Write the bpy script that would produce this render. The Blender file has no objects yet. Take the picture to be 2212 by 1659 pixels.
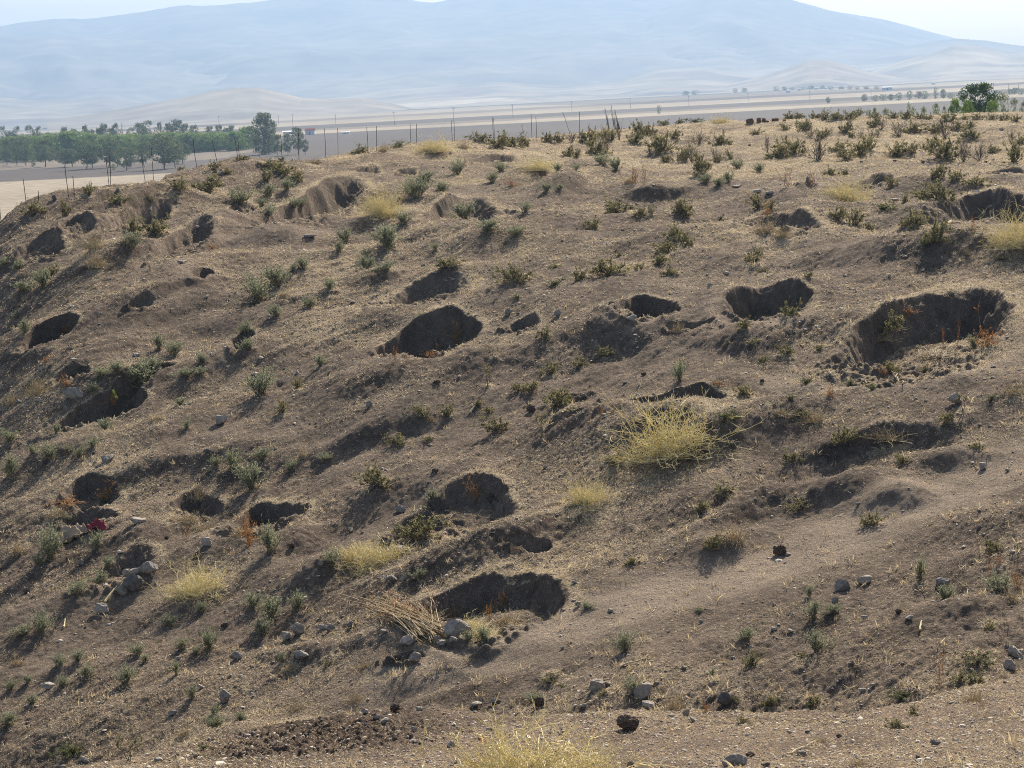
import bpy, math, time
import numpy as np
from math import radians, sin, cos, tan, pi

T0 = time.time()
SC = bpy.context.scene
COL = SC.collection
rng = np.random.default_rng(7)

# ------------------------------------------------------------------ camera model
# picture coordinates used for layout notes: the photograph scaled to 2212 x 1659
FPX, CX, CY, HORIZ = 4277.0, 1106.0, 829.5, 205.0
ROLL = radians(3.0)
PITCH = math.atan((CY - HORIZ) / FPX)
CAMZ = 13.0

def ray(px, py):
    a, b = (px - CX) / FPX, (CY - py) / FPX
    r = a * cos(ROLL) + b * sin(ROLL)
    u = -a * sin(ROLL) + b * cos(ROLL)
    y = cos(PITCH) + u * sin(PITCH)
    z = -sin(PITCH) + u * cos(PITCH)
    return r / y, z / y            # x per metre of depth, z per metre of depth

def at(px, py, Y):
    kx, kz = ray(px, py)
    return np.array([kx * Y, Y, CAMZ + kz * Y])

def on_plain(px, py):
    kx, kz = ray(px, py)
    Y = CAMZ / max(-kz, 0.002)
    return np.array([kx * Y, Y, 0.0])

# ------------------------------------------------------------------ numpy noise
def _h(ix, iy, seed):
    h = (ix.astype(np.int64) * 374761393 + iy.astype(np.int64) * 668265263 + seed * 974634777) & 0xFFFFFFFF
    h = ((h ^ (h >> 13)) * 1274126177) & 0xFFFFFFFF
    h = ((h ^ (h >> 16)) * 2246822519) & 0xFFFFFFFF
    return (h ^ (h >> 15)) & 0xFFFFFFFF

def noise(x, y, seed=0):
    x = np.asarray(x, float); y = np.asarray(y, float)
    ix, iy = np.floor(x), np.floor(y)
    fx, fy = x - ix, y - iy
    sx = fx * fx * fx * (fx * (fx * 6 - 15) + 10)
    sy = fy * fy * fy * (fy * (fy * 6 - 15) + 10)
    def g(dx, dy):
        a = _h(ix + dx, iy + dy, seed) * (2 * pi / 4294967296.0)
        return np.cos(a) * (fx - dx) + np.sin(a) * (fy - dy)
    n0 = g(0, 0) * (1 - sx) + g(1, 0) * sx
    n1 = g(0, 1) * (1 - sx) + g(1, 1) * sx
    return (n0 * (1 - sy) + n1 * sy) * 1.5

def fbm(x, y, seed=0, oct=4, gain=0.5):
    s, a, f = 0, 1.0, 1.0
    for k in range(oct):
        s = s + a * noise(x * f, y * f, seed + k * 17)
        a *= gain; f *= 2.03
    return s

def sstep(a, b, x):
    t = np.clip((x - a) / (b - a), 0, 1)
    return t * t * (3 - 2 * t)

# ------------------------------------------------------------------ mesh + object helpers
def mk_mesh(name, V, F, mat=None, smooth=False, attrs=None):
    me = bpy.data.meshes.new(name)
    V = np.asarray(V, np.float32); F = np.asarray(F, np.int32)
    k = F.shape[1]
    me.vertices.add(len(V)); me.vertices.foreach_set('co', V.ravel())
    me.loops.add(F.size); me.loops.foreach_set('vertex_index', F.ravel())
    me.polygons.add(len(F))
    me.polygons.foreach_set('loop_start', np.arange(0, F.size, k, dtype=np.int32))
    me.polygons.foreach_set('use_smooth', np.full(len(F), smooth, dtype=bool))
    for an, arr in (attrs or {}).items():
        at_ = me.attributes.new(an, 'FLOAT_COLOR', 'POINT')
        a4 = np.ones((len(V), 4), np.float32); a4[:, :3] = arr
        at_.data.foreach_set('color', a4.ravel())
    me.update(calc_edges=True)
    if mat: me.materials.append(mat)
    return me

def link(name, data=None, parent=None, loc=None):
    o = bpy.data.objects.new(name, data); COL.objects.link(o)
    if parent: o.parent = parent
    if loc is not None: o.location = loc
    return o

def tag(o, label=None, cat=None, group=None, kind=None):
    if label: o['label'] = label
    if cat: o['category'] = cat
    if group: o['group'] = group
    if kind: o['kind'] = kind
    return o

def grid_faces(nr, nc):
    i = np.arange((nr - 1) * nc).reshape(nr - 1, nc)[:, :-1]
    return np.stack([i, i + 1, i + nc + 1, i + nc], -1).reshape(-1, 4)

# ------------------------------------------------------------------ materials
def new_mat(name):
    m = bpy.data.materials.new(name); m.use_nodes = True
    nt = m.node_tree; nt.nodes.clear()
    out = nt.nodes.new('ShaderNodeOutputMaterial')
    return m, nt, out

def N(nt, t, **kw):
    n = nt.nodes.new(t)
    for k, v in kw.items(): setattr(n, k, v)
    return n

def ramp(nt, stops, interp='LINEAR'):
    n = nt.nodes.new('ShaderNodeValToRGB'); cr = n.color_ramp; cr.interpolation = interp
    while len(cr.elements) < len(stops): cr.elements.new(0.5)
    for e, (p, c) in zip(cr.elements, stops):
        e.position = p; e.color = (*c, 1) if len(c) == 3 else c
    return n

def leaf_mat(name, c1, c2, trans=0.35, rough=0.75):
    """matte leaf / stem: colour varies from piece to piece, some light passes through"""
    m, nt, out = new_mat(name)
    geo = N(nt, 'ShaderNodeNewGeometry')
    r = ramp(nt, [(0, c1), (1, c2)])
    nt.links.new(geo.outputs['Random Per Island'], r.inputs[0])
    b = N(nt, 'ShaderNodeBsdfPrincipled'); b.inputs['Roughness'].default_value = rough
    b.inputs['Specular IOR Level'].default_value = 0.25
    nt.links.new(r.outputs[0], b.inputs['Base Color'])
    if trans > 0:
        t = N(nt, 'ShaderNodeBsdfTranslucent'); nt.links.new(r.outputs[0], t.inputs['Color'])
        mx = N(nt, 'ShaderNodeMixShader'); mx.inputs[0].default_value = trans
        nt.links.new(b.outputs[0], mx.inputs[1]); nt.links.new(t.outputs[0], mx.inputs[2])
        nt.links.new(mx.outputs[0], out.inputs[0])
    else:
        nt.links.new(b.outputs[0], out.inputs[0])
    return m

def stone_mat(name, c1, c2, scale=14.0):
    m, nt, out = new_mat(name)
    tc = N(nt, 'ShaderNodeTexCoord')
    n1 = N(nt, 'ShaderNodeTexNoise'); n1.inputs['Scale'].default_value = scale * .25; n1.inputs['Detail'].default_value = 8
    n1.inputs['Roughness'].default_value = .7
    nt.links.new(tc.outputs['Object'], n1.inputs['Vector'])
    r = ramp(nt, [(.32, c1), (.52, tuple((a + b) / 2 for a, b in zip(c1, c2))), (.68, c2)])
    nt.links.new(n1.outputs[0], r.inputs[0])
    b = N(nt, 'ShaderNodeBsdfPrincipled'); b.inputs['Roughness'].default_value = .9
    b.inputs['Specular IOR Level'].default_value = .2
    nt.links.new(r.outputs[0], b.inputs['Base Color'])
    bp = N(nt, 'ShaderNodeBump'); bp.inputs['Strength'].default_value = .6; bp.inputs['Distance'].default_value = .05
    nt.links.new(n1.outputs[0], bp.inputs['Height']); nt.links.new(bp.outputs[0], b.inputs['Normal'])
    nt.links.new(b.outputs[0], out.inputs[0])
    return m

def attr_mat(name, bump_scale=None, bump_dist=0.1, rough=1.0):
    m, nt, out = new_mat(name)
    a = N(nt, 'ShaderNodeAttribute', attribute_name='col')
    b = N(nt, 'ShaderNodeBsdfPrincipled'); b.inputs['Roughness'].default_value = rough
    b.inputs['Specular IOR Level'].default_value = .1
    tc = N(nt, 'ShaderNodeTexCoord')
    n1 = N(nt, 'ShaderNodeTexNoise'); n1.inputs['Scale'].default_value = bump_scale or .1; n1.inputs['Detail'].default_value = 6
    nt.links.new(tc.outputs['Object'], n1.inputs['Vector'])
    r = ramp(nt, [(.3, (.72, .72, .72)), (.7, (1.25, 1.25, 1.25))])
    nt.links.new(n1.outputs[0], r.inputs[0])
    mx = N(nt, 'ShaderNodeMix', data_type='RGBA', blend_type='MULTIPLY'); mx.inputs[0].default_value = 1
    nt.links.new(a.outputs['Color'], mx.inputs[6]); nt.links.new(r.outputs[0], mx.inputs[7])
    nt.links.new(mx.outputs[2], b.inputs['Base Color'])
    nt.links.new(b.outputs[0], out.inputs[0])
    return m

M = {}
M['thorn_leaf'] = leaf_mat('thorn leaf', (.080, .080, .036), (.30, .265, .125), .42)
M['thorn_stem'] = leaf_mat('thorn stem', (.07, .05, .035), (.15, .11, .075), 0)
M['sage_leaf'] = leaf_mat('grey green leaf', (.14, .158, .095), (.34, .345, .22), .4)
M['sage_stem'] = leaf_mat('grey green stem', (.13, .11, .06), (.24, .20, .11), .1)
M['green_leaf'] = leaf_mat('fresh leaf', (.06, .08, .025), (.17, .18, .065), .35)
M['straw'] = leaf_mat('dry yellow stem', (.62, .53, .27), (.88, .79, .48), .34)
M['straw_dull'] = leaf_mat('dull dry stem', (.30, .22, .11), (.52, .42, .24), .2)
M['hay'] = leaf_mat('golden dry blade', (.30, .225, .12), (.66, .54, .34), .3)
M['rust'] = leaf_mat('rusty dry weed', (.26, .12, .04), (.52, .28, .10), .3)
M['twig'] = leaf_mat('bare brown twig', (.075, .055, .045), (.17, .125, .10), 0)
M['stone_pale'] = stone_mat('pale limestone', (.24, .20, .155), (.47, .40, .32))
M['stone_grey'] = stone_mat('grey stone', (.16, .138, .112), (.35, .305, .25))
M['stone_dark'] = stone_mat('dark stone', (.07, .062, .055), (.19, .165, .14))
M['clod'] = stone_mat('dried brown clod', (.06, .04, .028), (.17, .115, .075), 22)
M['brick'] = stone_mat('brown clay block', (.09, .05, .035), (.2, .115, .08), 10)
M['iron'] = stone_mat('rusty iron', (.05, .04, .034), (.12, .09, .075), 20)
M['wood'] = stone_mat('weathered timber', (.05, .045, .04), (.13, .115, .10), 8)
M['bark'] = stone_mat('tree bark', (.05, .04, .03), (.13, .10, .075), 12)
M['pine'] = leaf_mat('pine foliage', (.065, .085, .040), (.15, .175, .08), .3)
M['oliveleaf'] = leaf_mat('greyish tree foliage', (.075, .10, .045), (.17, .20, .09), .3)
M['broad'] = leaf_mat('bright green foliage', (.085, .135, .028), (.21, .30, .062), .4)
M['deep'] = leaf_mat('deep green foliage', (.020, .045, .012), (.075, .13, .030), .3)
M['palegreen'] = leaf_mat('pale green foliage', (.10, .13, .055), (.23, .26, .12), .3)

# ------------------------------------------------------------------ terrain: hillside
ctrl_px = [ # picture x, picture y, depth in metres along the view
 (0,1640,24.5),(550,1640,22.6),(1106,1640,20),(1660,1640,18.5),(2212,1640,17.2),
 (0,1300,30),(550,1300,27.6),(1106,1300,24.7),(1660,1300,23),(2212,1300,21.2),
 (0,1000,36.5),(550,1000,34.5),(1106,1000,31.5),(1660,1000,29.5),(2212,1000,27),
 (0,700,45),(550,700,42.5),(1106,700,39.5),(1660,700,37.5),(2212,700,35),
 (0,560,50.5),(550,550,49),(1106,550,46.5),(1660,540,45),(2212,530,43),
 (0,466,55),(300,460,55.5),(550,460,57),(1106,460,55),(1660,450,53.5),(2212,430,52),
 (300,395,62.5),(480,360,70),(700,350,76),(1106,370,70),(1660,370,66),(2212,350,65),
 (720,335,83),(1000,312,90),(1300,312,86),(1660,312,82),(2212,300,78),
 (1250,288,98),(1500,272,104),(1850,262,108),(2212,252,112)]
ctrl_w = [ # x, y, height relative to the camera (flanks and the back of the mound, out of view)
 (-15.5,56,-4.4),(-21,58,-8.5),(-30,60,-12),(-24,38,-12),(-17,44,-8.8),(-34,90,-13.2),(-17,78,-6.6),(-24,85,-10),
 (-12,92,-6.0),(-6,112,-6.6),(-10,135,-11.5),(6,122,-5.4),(8,150,-10.5),(18,126,-4.4),(26,150,-6.0),(30,190,-11.5),
 (40,140,-4.6),(50,170,-7.5),(70,200,-12.5),(-14,25,-9.3),(-22,28,-11.2),(-12,16,-8.6),(14,20,-6.2),(16,30,-5.4),(30,60,-2.6),
 (40,90,-2.4),(0,230,-13.6),(60,250,-13.6),(-60,220,-13.6),(-10,8,-8.2),(0,8,-7.6),(10,8,-7.2),(60,110,-3.2)]
pts, zs = [], []
for px, py, Y in ctrl_px:
    p = at(px, py, Y); pts.append((p[0], Y)); zs.append(p[2] - CAMZ)
for x, y, z in ctrl_w:
    pts.append((x, y)); zs.append(z)
pts = np.array(pts); zs = np.array(zs)
def warp(x, y): return np.stack([x / y / .13, np.log(y) / .25], -1)
Q = warp(pts[:, 0], pts[:, 1]); n = len(Q)
def phi(d2): return -np.sqrt(d2 + .8)
K = phi(((Q[:, None] - Q[None]) ** 2).sum(-1)) + np.eye(n) * .003
P = np.c_[np.ones(n), Q]
A = np.block([[K, P], [P.T, np.zeros((3, 3))]])
W = np.linalg.solve(A, np.r_[zs, 0, 0, 0])
def base_z(x, y):
    q = warp(x, y); out = W[n] + q[..., 0] * W[n + 1] + q[..., 1] * W[n + 2]
    for k in range(n):
        out = out + W[k] * phi((q[..., 0] - Q[k, 0]) ** 2 + (q[..., 1] - Q[k, 1]) ** 2)
    return out

ys = np.concatenate([np.geomspace(5, 15, 50)[:-1], np.geomspace(15, 60, 1150)[:-1],
                     np.geomspace(60, 125, 330)[:-1], np.geomspace(125, 270, 60)])
us = np.concatenate([np.linspace(-.62, -.29, 70)[:-1], np.linspace(-.29, .29, 900), np.linspace(.29, .62, 70)[1:]])
NR, NC = len(ys), len(us)
GX = us[None, :] * ys[:, None]; GY = np.repeat(ys[:, None], NC, 1)
# coarse evaluation of the smooth base, then bilinear upsampling
cu = np.linspace(-.62, .62, 160); cl = np.linspace(np.log(5), np.log(270), 200)
CZ = base_z(cu[None, :] * np.exp(cl)[:, None], np.repeat(np.exp(cl)[:, None], 160, 1))
def bil(tab, u, l):
    a = np.clip((u - cu[0]) / (cu[1] - cu[0]), 0, 158.999); b = np.clip((l - cl[0]) / (cl[1] - cl[0]), 0, 198.999)
    i, j = a.astype(int), b.astype(int); fa, fb = a - i, b - j
    return (tab[j, i] * (1 - fa) + tab[j, i + 1] * fa) * (1 - fb) + (tab[j + 1, i] * (1 - fa) + tab[j + 1, i + 1] * fa) * fb
UU = np.repeat(us[None], NR, 0); LL = np.log(GY)
Z = bil(CZ, UU, LL)
far = sstep(150, 240, GY)
Z = Z * (1 - far) + (-13.7) * far
Z = np.maximum(Z, -14.2)
# rolling hummocks, drawn out down the fall line
p_ = (GX * .62 + GY * .78); q_ = (GX * .78 - GY * .62)
hum = sstep(-.25, .75, noise(q_ * .28, p_ * .17, 41)) * .38 + sstep(-.2, .8, noise(q_ * .66, p_ * .36, 42)) * .20 + .04 * noise(q_ * 1.3, p_ * .8, 43)
Z += (hum - .15) * (1 - .72 * sstep(56, 76, GY + GX * .5)) * sstep(12, 20, GY)
ZB = Z.copy()

def surf(z, px, py, ymin=9.0, ymax=126.0, fallback=True):
    """first point of the height field met by the ray through a picture point"""
    kx, kz = ray(px, py)
    c = np.interp(kx, us, np.arange(NC)); i = min(int(c), NC - 2); f = c - i
    col = z[:, i] * (1 - f) + z[:, i + 1] * f
    d = col - kz * ys
    ok = (ys > ymin) & (ys < ymax)
    idx = np.where(ok & (d >= 0))[0]
    if len(idx) == 0:
        if not fallback: return None
        dd = np.where(ok, d / ys, -9); j = int(np.argmax(dd))
        return np.array([kx * ys[j], ys[j], CAMZ + col[j]])
    j = idx[0]
    if j == 0 or d[j - 1] >= 0: Y = ys[j]
    else: Y = ys[j - 1] + (ys[j] - ys[j - 1]) * (-d[j - 1]) / (d[j] - d[j - 1])
    return np.array([kx * Y, Y, CAMZ + kz * Y])

def frame(cx, cy, rx, ry, tilt):
    t = radians(tilt)
    c = surf(ZB, cx, cy)[:2]
    e1 = surf(ZB, cx + rx * cos(t), cy - rx * sin(t))[:2] - surf(ZB, cx - rx * cos(t), cy + rx * sin(t))[:2]
    e2 = surf(ZB, cx - ry * sin(t), cy - ry * cos(t))[:2] - surf(ZB, cx + ry * sin(t), cy + ry * cos(t))[:2]
    A, B = e1 / 2, e2 / 2
    lim = 2.0 * np.linalg.norm(A)
    if np.linalg.norm(B) > lim: B = B * lim / np.linalg.norm(B)
    return c, A, B

warpx = .18 * noise(GX * .9, GY * .9, 91) + .045 * noise(GX * 3.1, GY * 3.1, 92) + .02 * noise(GX * 8, GY * 8, 95)
warpy = .18 * noise(GX * .9, GY * .9, 93) + .045 * noise(GX * 3.1, GY * 3.1, 94) + .02 * noise(GX * 8, GY * 8, 96)
wall_noise = noise(GX * 2.2, GY * 2.2, 97)

def local(cx, cy, rx, ry, tilt, ext=2.2, w=1.0):
    c, A, B = frame(cx, cy, rx, ry, tilt)
    R = ext * (np.linalg.norm(A) + np.linalg.norm(B))
    r0, r1 = np.searchsorted(ys, [c[1] - R, c[1] + R])
    sl = (slice(max(r0, 0), min(r1, NR)), slice(None))
    dx = GX[sl] - c[0] + w * warpx[sl]; dy = GY[sl] - c[1] + w * warpy[sl]
    det = A[0] * B[1] - A[1] * B[0]
    a = (dx * B[1] - dy * B[0]) / det; b = (-dx * A[1] + dy * A[0]) / det
    return sl, a, b

bare = np.zeros_like(Z); fresh = np.zeros_like(Z); strawy = np.zeros_like(Z)
noise_damp = np.ones_like(Z)

HUMPS = [ # x, y, rx, ry, tilt, height   (soft mounds and hollows)
 (630,515,120,30,8,.45),(430,520,100,28,18,.35),(240,560,80,24,15,.35),(560,640,130,26,14,.2),(1130,392,75,14,5,.42),(1225,392,60,13,8,.42),
 (1300,385,70,14,-3,.35),(950,335,60,9,3,.3),(1060,345,70,9,3,.25),(830,345,70,8,3,.25),(1420,425,70,12,6,.3),(1480,520,160,22,10,.3),
 (1400,480,90,18,6,.25),(1560,560,130,20,12,.2),(1900,545,230,22,4,.3),(2050,420,130,14,0,.45),(1740,420,120,10,0,.25),(1750,520,100,16,5,.3),
 (1060,520,150,22,14,.2),(850,560,90,22,18,.2),(720,640,120,26,20,.25),(880,820,150,24,10,.28),(1130,760,120,22,14,.2),(1230,930,140,26,18,.22),
 (1450,930,100,34,18,.42),(1540,950,90,30,14,.35),(1700,905,110,20,8,.22),(1830,970,100,20,12,.16),(1960,945,90,22,10,.14),(1600,1130,130,26,20,.28),
 (1790,1092,130,26,12,.38),(1930,1095,90,22,12,.3),(1550,1200,120,24,18,.22),(2030,1010,120,22,10,.2),(1000,1215,150,26,14,.22),(1120,1160,100,24,18,.2),
 (1300,1100,120,30,18,.15),(700,1250,70,26,25,.28),(650,1180,60,24,25,.2),(380,1000,150,24,14,.15),(640,1000,150,22,18,.14),(170,960,80,18,18,.18),
 (330,1170,70,26,18,.22),(60,560,70,16,22,.3),(150,500,70,15,22,.35),(280,440,70,14,20,.3),(330,640,70,16,18,.15),(380,690,60,16,20,-.15),
 (980,1455,150,30,10,-.16),(700,1420,170,22,12,.14),(850,940,140,24,20,-.18),(1250,780,160,24,14,-.14),(1650,740,120,24,14,.18),(1700,800,120,22,10,-.12),
 (720,800,100,20,16,.16),(470,900,120,22,20,-.16),(2100,1330,90,26,8,.14),(2140,1120,120,30,16,.12)]
for cx, cy, rx, ry, t, h in HUMPS:
    sl, a, b = local(cx, cy, rx, ry, t, 3.0, .8)
    r2 = a * a + b * b
    steep = np.where(b < 0, 1.0 + 1.1 * np.clip(-b, 0, 2), 1.0)     # spoil heaps are steeper on the downhill side
    g = np.exp(-r2 * .9 * steep)
    Z[sl] += h * g
    if h > .2: fresh[sl] = np.maximum(fresh[sl], .35 * g * (b < 0))  # near half of the larger humps coloured darker

PITS = [ # x, y, rx, ry, tilt, depth, far wall softness, rim heap
 (905,728,152,42,21,1.2,.26,.4),(905,632,116,32,13,.52,.45,1),(1388,665,90,23,7,.9,.28,1),(1643,638,118,28,15,.95,.30,1),
 (1980,722,258,90,17,1.2,.24,1),(2110,455,130,38,4,1.0,.26,.6),(1665,482,118,26,5,.6,.4,.8),(1875,408,80,14,10,.7,.35,.5),
 (1122,706,56,18,12,.5,.5,.6),(672,456,176,50,19,1.1,.30,.5),(982,468,96,30,13,.75,.32,.5),(432,594,36,15,12,.65,.3,.8),
 (98,712,72,25,24,1.15,.22,.8),(300,662,38,13,20,.35,.4,.2),(515,738,42,14,20,.55,.35,.3),(292,812,76,22,26,.9,.28,.5),
 (212,886,118,30,24,.8,.24,.5),(152,812,40,14,22,.55,.35,.3),(192,1070,82,42,8,.5,.25,.7),(418,1092,70,36,10,.42,.3,.5),
 (560,1124,98,44,20,.52,.26,.5),(1000,1088,136,58,10,.56,.34,.3),(880,1150,90,40,24,.5,.45,.6),(1022,1304,188,78,12,.6,.24,.9),
 (1425,866,150,18,13,1.0,.3,.5),(180,1132,86,26,14,.5,.35,.4),(250,1240,110,34,22,.4,.45,.3),(235,424,84,18,22,.9,.35,.5),
 (302,399,72,13,22,.8,.35,.4),(290,482,95,24,22,.85,.35,.5),(1715,388,40,8,0,.5,.35,.3),(2170,372,50,8,0,.5,.35,.3),
 (780,372,40,6,2,.35,.4,.2),(870,372,36,5,2,.35,.4,.2),(600,342,70,6,4,.5,.3,.1),(1060,352,60,6,4,.4,.35,.2),(1250,352,45,5,4,.35,.35,.2),
 (1085,470,40,10,10,.25,.5,.1),(1480,712,52,18,8,.4,.45,.3),(1225,862,60,14,10,.25,.5,.2),(1840,790,90,26,6,.35,.5,.3),(860,1420,60,16,8,.3,.4,.2),
 (388,532,92,28,26,.8,.38,.5),(505,470,60,14,22,.5,.4,.3),(75,560,70,20,24,.6,.4,.4),(150,505,60,16,22,.6,.4,.4),(1130,1195,60,12,14,.3,.4,.2)]
OPEN = {(905,728):.35,(1388,665):.45,(1643,638):.5,(98,712):.5,(1425,866):.3,(1980,722):.95,(2110,455):.7,(1000,1088):1.0,(1022,1304):1.0,(212,886):.5,(192,1070):.8}
pitmask = np.zeros_like(Z)
for k, (cx, cy, rx, ry, t, dep, wf, heap) in enumerate(PITS):
    op = OPEN.get((cx, cy), .88); dep = dep * .88
    sl, a, b = local(cx, cy, rx, ry, t, 2.2, .75)
    b = b / (1 + .38 * np.clip(a, -1.2, 1.2))                      # broad at the uphill end, narrow at the mouth
    rr = np.random.default_rng(400 + k)
    th = np.arctan2(b, a)
    lob = 1 + .10 * np.sin(2 * th + rr.uniform(0, 6.3)) + .07 * np.sin(3 * th + rr.uniform(0, 6.3)) + .03 * np.sin(5 * th + rr.uniform(0, 6.3))
    rho = (np.abs(a) ** 1.5 + np.abs(b) ** 1.65) ** (1 / 1.57) * lob
    s = np.clip((b * .8 + a * .6) / np.maximum(rho, .15), -1, 1)
    wid = wf + (.95 - wf) * sstep(.50, -.6, s) + .07 * wall_noise[sl]
    f = sstep(0, 1, (1 - rho) / np.maximum(wid, .1))
    cr = min(1.0, (30.0 / max(GY[sl].mean(), 1)) ** 1.5)
    f = np.clip(f + .16 * cr * noise(th * 5.5, f * 4.5 + k, 60 + k) * 4 * f * (1 - f) + .07 * cr * noise(th * 14, f * 9 + k, 61 + k) * 4 * f * (1 - f), 0, 1.1)
    far_ = np.clip((b * .85 + a * .45 + 1) / 2, 0, 1)
    f = f * ((1 - op) + op * (.06 + .94 * far_))
    rub = .14 * np.abs(noise(GX[sl] * 3.2, GY[sl] * 3.2, 98)) + .07 * np.abs(noise(GX[sl] * 8, GY[sl] * 8, 99))
    ins = sstep(1.0, .85, rho)
    Z[sl] -= dep * f - rub * ins * (1.2 - far_)
    pitmask[sl] = np.maximum(pitmask[sl], ins)
    spoil = np.exp(-(((a + .55) / .75) ** 2 + ((b + 1.55) / .62) ** 2)) * (rho > 1) * sstep(1.0, 1.25, rho)
    Z[sl] += heap * min(dep, .9) * .24 * spoil
    fresh[sl] = np.maximum(fresh[sl], .35 * spoil * heap * sstep(-.2, .5, wall_noise[sl]))
    rim = np.exp(-((rho - 1.16) / .17) ** 2) * sstep(.35, -.5, s)
    Z[sl] += heap * min(dep, .9) * .10 * rim
    bare[sl] = np.maximum(bare[sl], rim * .75 * heap)
    strawy[sl] = np.maximum(strawy[sl], .7 * np.exp(-((rho - 1.05) / .12) ** 2) * sstep(-.1, .6, s))
    strawy[sl] = np.maximum(strawy[sl], .55 * ins * sstep(.5, .2, far_))

def tile(ix, iy, x, y): return x * .33349 + ix * 737.2, y * .33349 + iy * 553.0
PLANTS = []   # kind, px, py, h, w  in picture units
def add(ix, iy, kind, rows_):
    for x, y, h, w in rows_:
        px, py = tile(ix, iy, x, y); PLANTS.append((kind, px, py, h / 3.0, w / 3.0))
add(0,0,'thorn',[(580,1255,70,62),(1385,1092,55,65),(1335,1235,110,160),(1150,1220,75,115),(760,1312,60,140),(430,1395,110,55),(210,1375,80,105),(1750,1078,52,120),(1845,1125,85,115),(1725,1165,75,62),(1920,1170,85,92),(1010,1510,115,175),(855,1495,100,75),(1820,1006,30,48),(1575,1032,32,72),(980,1302,52,62),(1480,1122,42,42),(1170,1087,30,42)])
add(0,0,'sage',[(1555,1315,85,130),(1735,1270,72,92),(1860,1230,62,72),(1905,1345,62,62),(1740,1395,62,92),(2200,1625,62,62),(1955,1335,52,62),(850,1605,92,92),(1700,1330,50,60)])
add(0,0,'hay',[(2045,1062,42,64)])
add(0,0,'dull',[(610,1605,150,210)])
add(0,0,'rust',[(1370,1605,52,72),(770,1392,32,52)])
add(1,0,'straw',[(600,980,112,265),(1280,1095,95,295),(265,1395,225,285)])
add(1,0,'hay',[(790,965,62,85),(270,988,60,62),(1700,875,55,150),(1870,1180,40,90)])
add(1,0,'thorn',[(130,992,60,92),(365,955,42,95),(900,918,62,112),(1010,958,95,105),(1100,955,105,135),(1190,945,75,64),(1345,918,62,92),(1410,928,62,54),(1600,928,95,105),(1650,1000,125,140),(1740,915,85,75),(1900,928,82,112),(1930,872,92,75),(1990,872,75,92),(2070,985,130,155),(2110,1045,62,74),(2160,902,72,64),(2195,1035,62,44),(2090,793,32,74),(2190,788,32,54),(1470,1012,72,62),(1520,1018,52,54)])
add(1,0,'twig',[(1500,914,55,82),(1710,980,92,74),(2000,1002,74,46),(1795,905,115,54)])
add(1,0,'sage',[(750,1135,92,74),(1690,1065,62,92),(1780,1105,72,74),(1520,1098,34,42),(545,1155,42,120),(485,1275,105,145),(1400,1105,44,54),(1035,1105,52,82),(300,1598,118,150),(30,1565,72,84),(1190,1375,64,64),(960,1495,64,124),(1130,1525,64,94),(160,1655,44,64),(610,1615,44,44),(410,1445,72,84),(800,1420,90,125),(650,1245,62,74),(980,1175,52,62),(1415,1225,34,54),(1330,1235,44,64)])
add(1,0,'thorn',[(1800,1378,90,155),(1950,1395,75,74),(1620,1478,85,115),(2190,1375,85,64),(2180,1545,95,105),(2110,1628,85,125),(1800,1657,34,44)])
add(1,0,'twig',[(2010,1384,54,54)])
add(1,0,'rust',[(1105,1205,52,62)])
add(1,0,'stalk',[(1900,1195,145,54),(1962,1195,135,44),(800,1068,42,24)])
add(2,0,'thorn',[(480,868,32,64),(670,838,42,64),(790,843,84,94),(905,898,64,84),(940,868,44,44),(1050,858,84,74),(1235,823,74,74),(1095,893,54,44),(1510,853,74,114),(1640,853,64,104),(1770,843,64,94),(1855,828,52,64),(1875,894,74,144),(240,944,94,104),(640,1025,115,125),(710,1005,115,135),(1010,980,74,84),(1065,1030,74,94),(1140,1015,115,125),(1210,975,94,94),(1390,1005,84,175),(1480,995,74,84),(1690,1035,155,155),(1620,965,74,84),(2020,988,54,74),(2150,1055,165,115),(2200,935,74,64)])
add(2,0,'twig',[(830,883,52,64),(1290,838,74,64),(1155,893,64,44),(1225,898,64,44),(1265,893,54,54),(1395,884,94,94),(1700,894,125,84),(110,934,84,84),(870,1035,145,155),(1820,1050,155,94),(1920,1045,105,94),(2130,904,64,64),(550,990,105,44),(60,1055,155,64),(210,1025,84,44)])
add(2,0,'thorn',[(690,772,52,84),(760,768,44,64),(870,768,52,84),(920,772,52,64),(985,772,62,74),(1080,768,52,84),(1140,748,52,54),(1250,763,44,64),(1365,763,44,54),(1450,768,62,64),(1535,772,44,64),(1590,777,44,64),(1720,788,64,84),(1830,773,34,54),(1915,773,44,64),(2000,775,40,60),(2080,778,40,60),(2160,785,44,60),(130,1135,165,95),(230,1054,64,54),(310,1028,64,44),(20,1044,94,64)])
add(2,0,'green',[(90,793,32,104),(1300,1365,54,124),(1570,1594,44,54),(245,1428,34,34)])
add(2,0,'straw',[(250,798,64,144),(1055,1295,175,345),(2170,1585,260,480)])
add(2,0,'sage',[(300,1175,62,74),(150,1185,62,84),(355,1088,54,74),(240,1204,54,74),(495,1114,54,64)])
add(2,0,'thorn',[(965,1134,64,74),(1050,1128,44,44),(490,1348,100,95),(570,1354,64,64),(25,1398,125,84),(30,1598,105,94),(1650,1145,94,94),(1780,1165,64,84),(1670,1298,125,205),(1560,1295,84,84),(1890,1195,64,124),(1360,1204,64,84),(1440,1314,64,54),(1510,1465,105,144),(1445,1465,64,64),(1650,1570,165,115),(1120,1455,115,84),(1215,1485,54,54),(1000,1415,84,104),(490,1655,54,74)])
add(2,0,'hay',[(530,1505,84,165),(650,1535,74,94),(1840,1643,44,44)])
add(2,0,'rust',[(545,1405,84,64)])
add(2,0,'stalk',[(680,1215,135,74),(840,1200,110,30),(1880,1500,120,40)])
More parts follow.
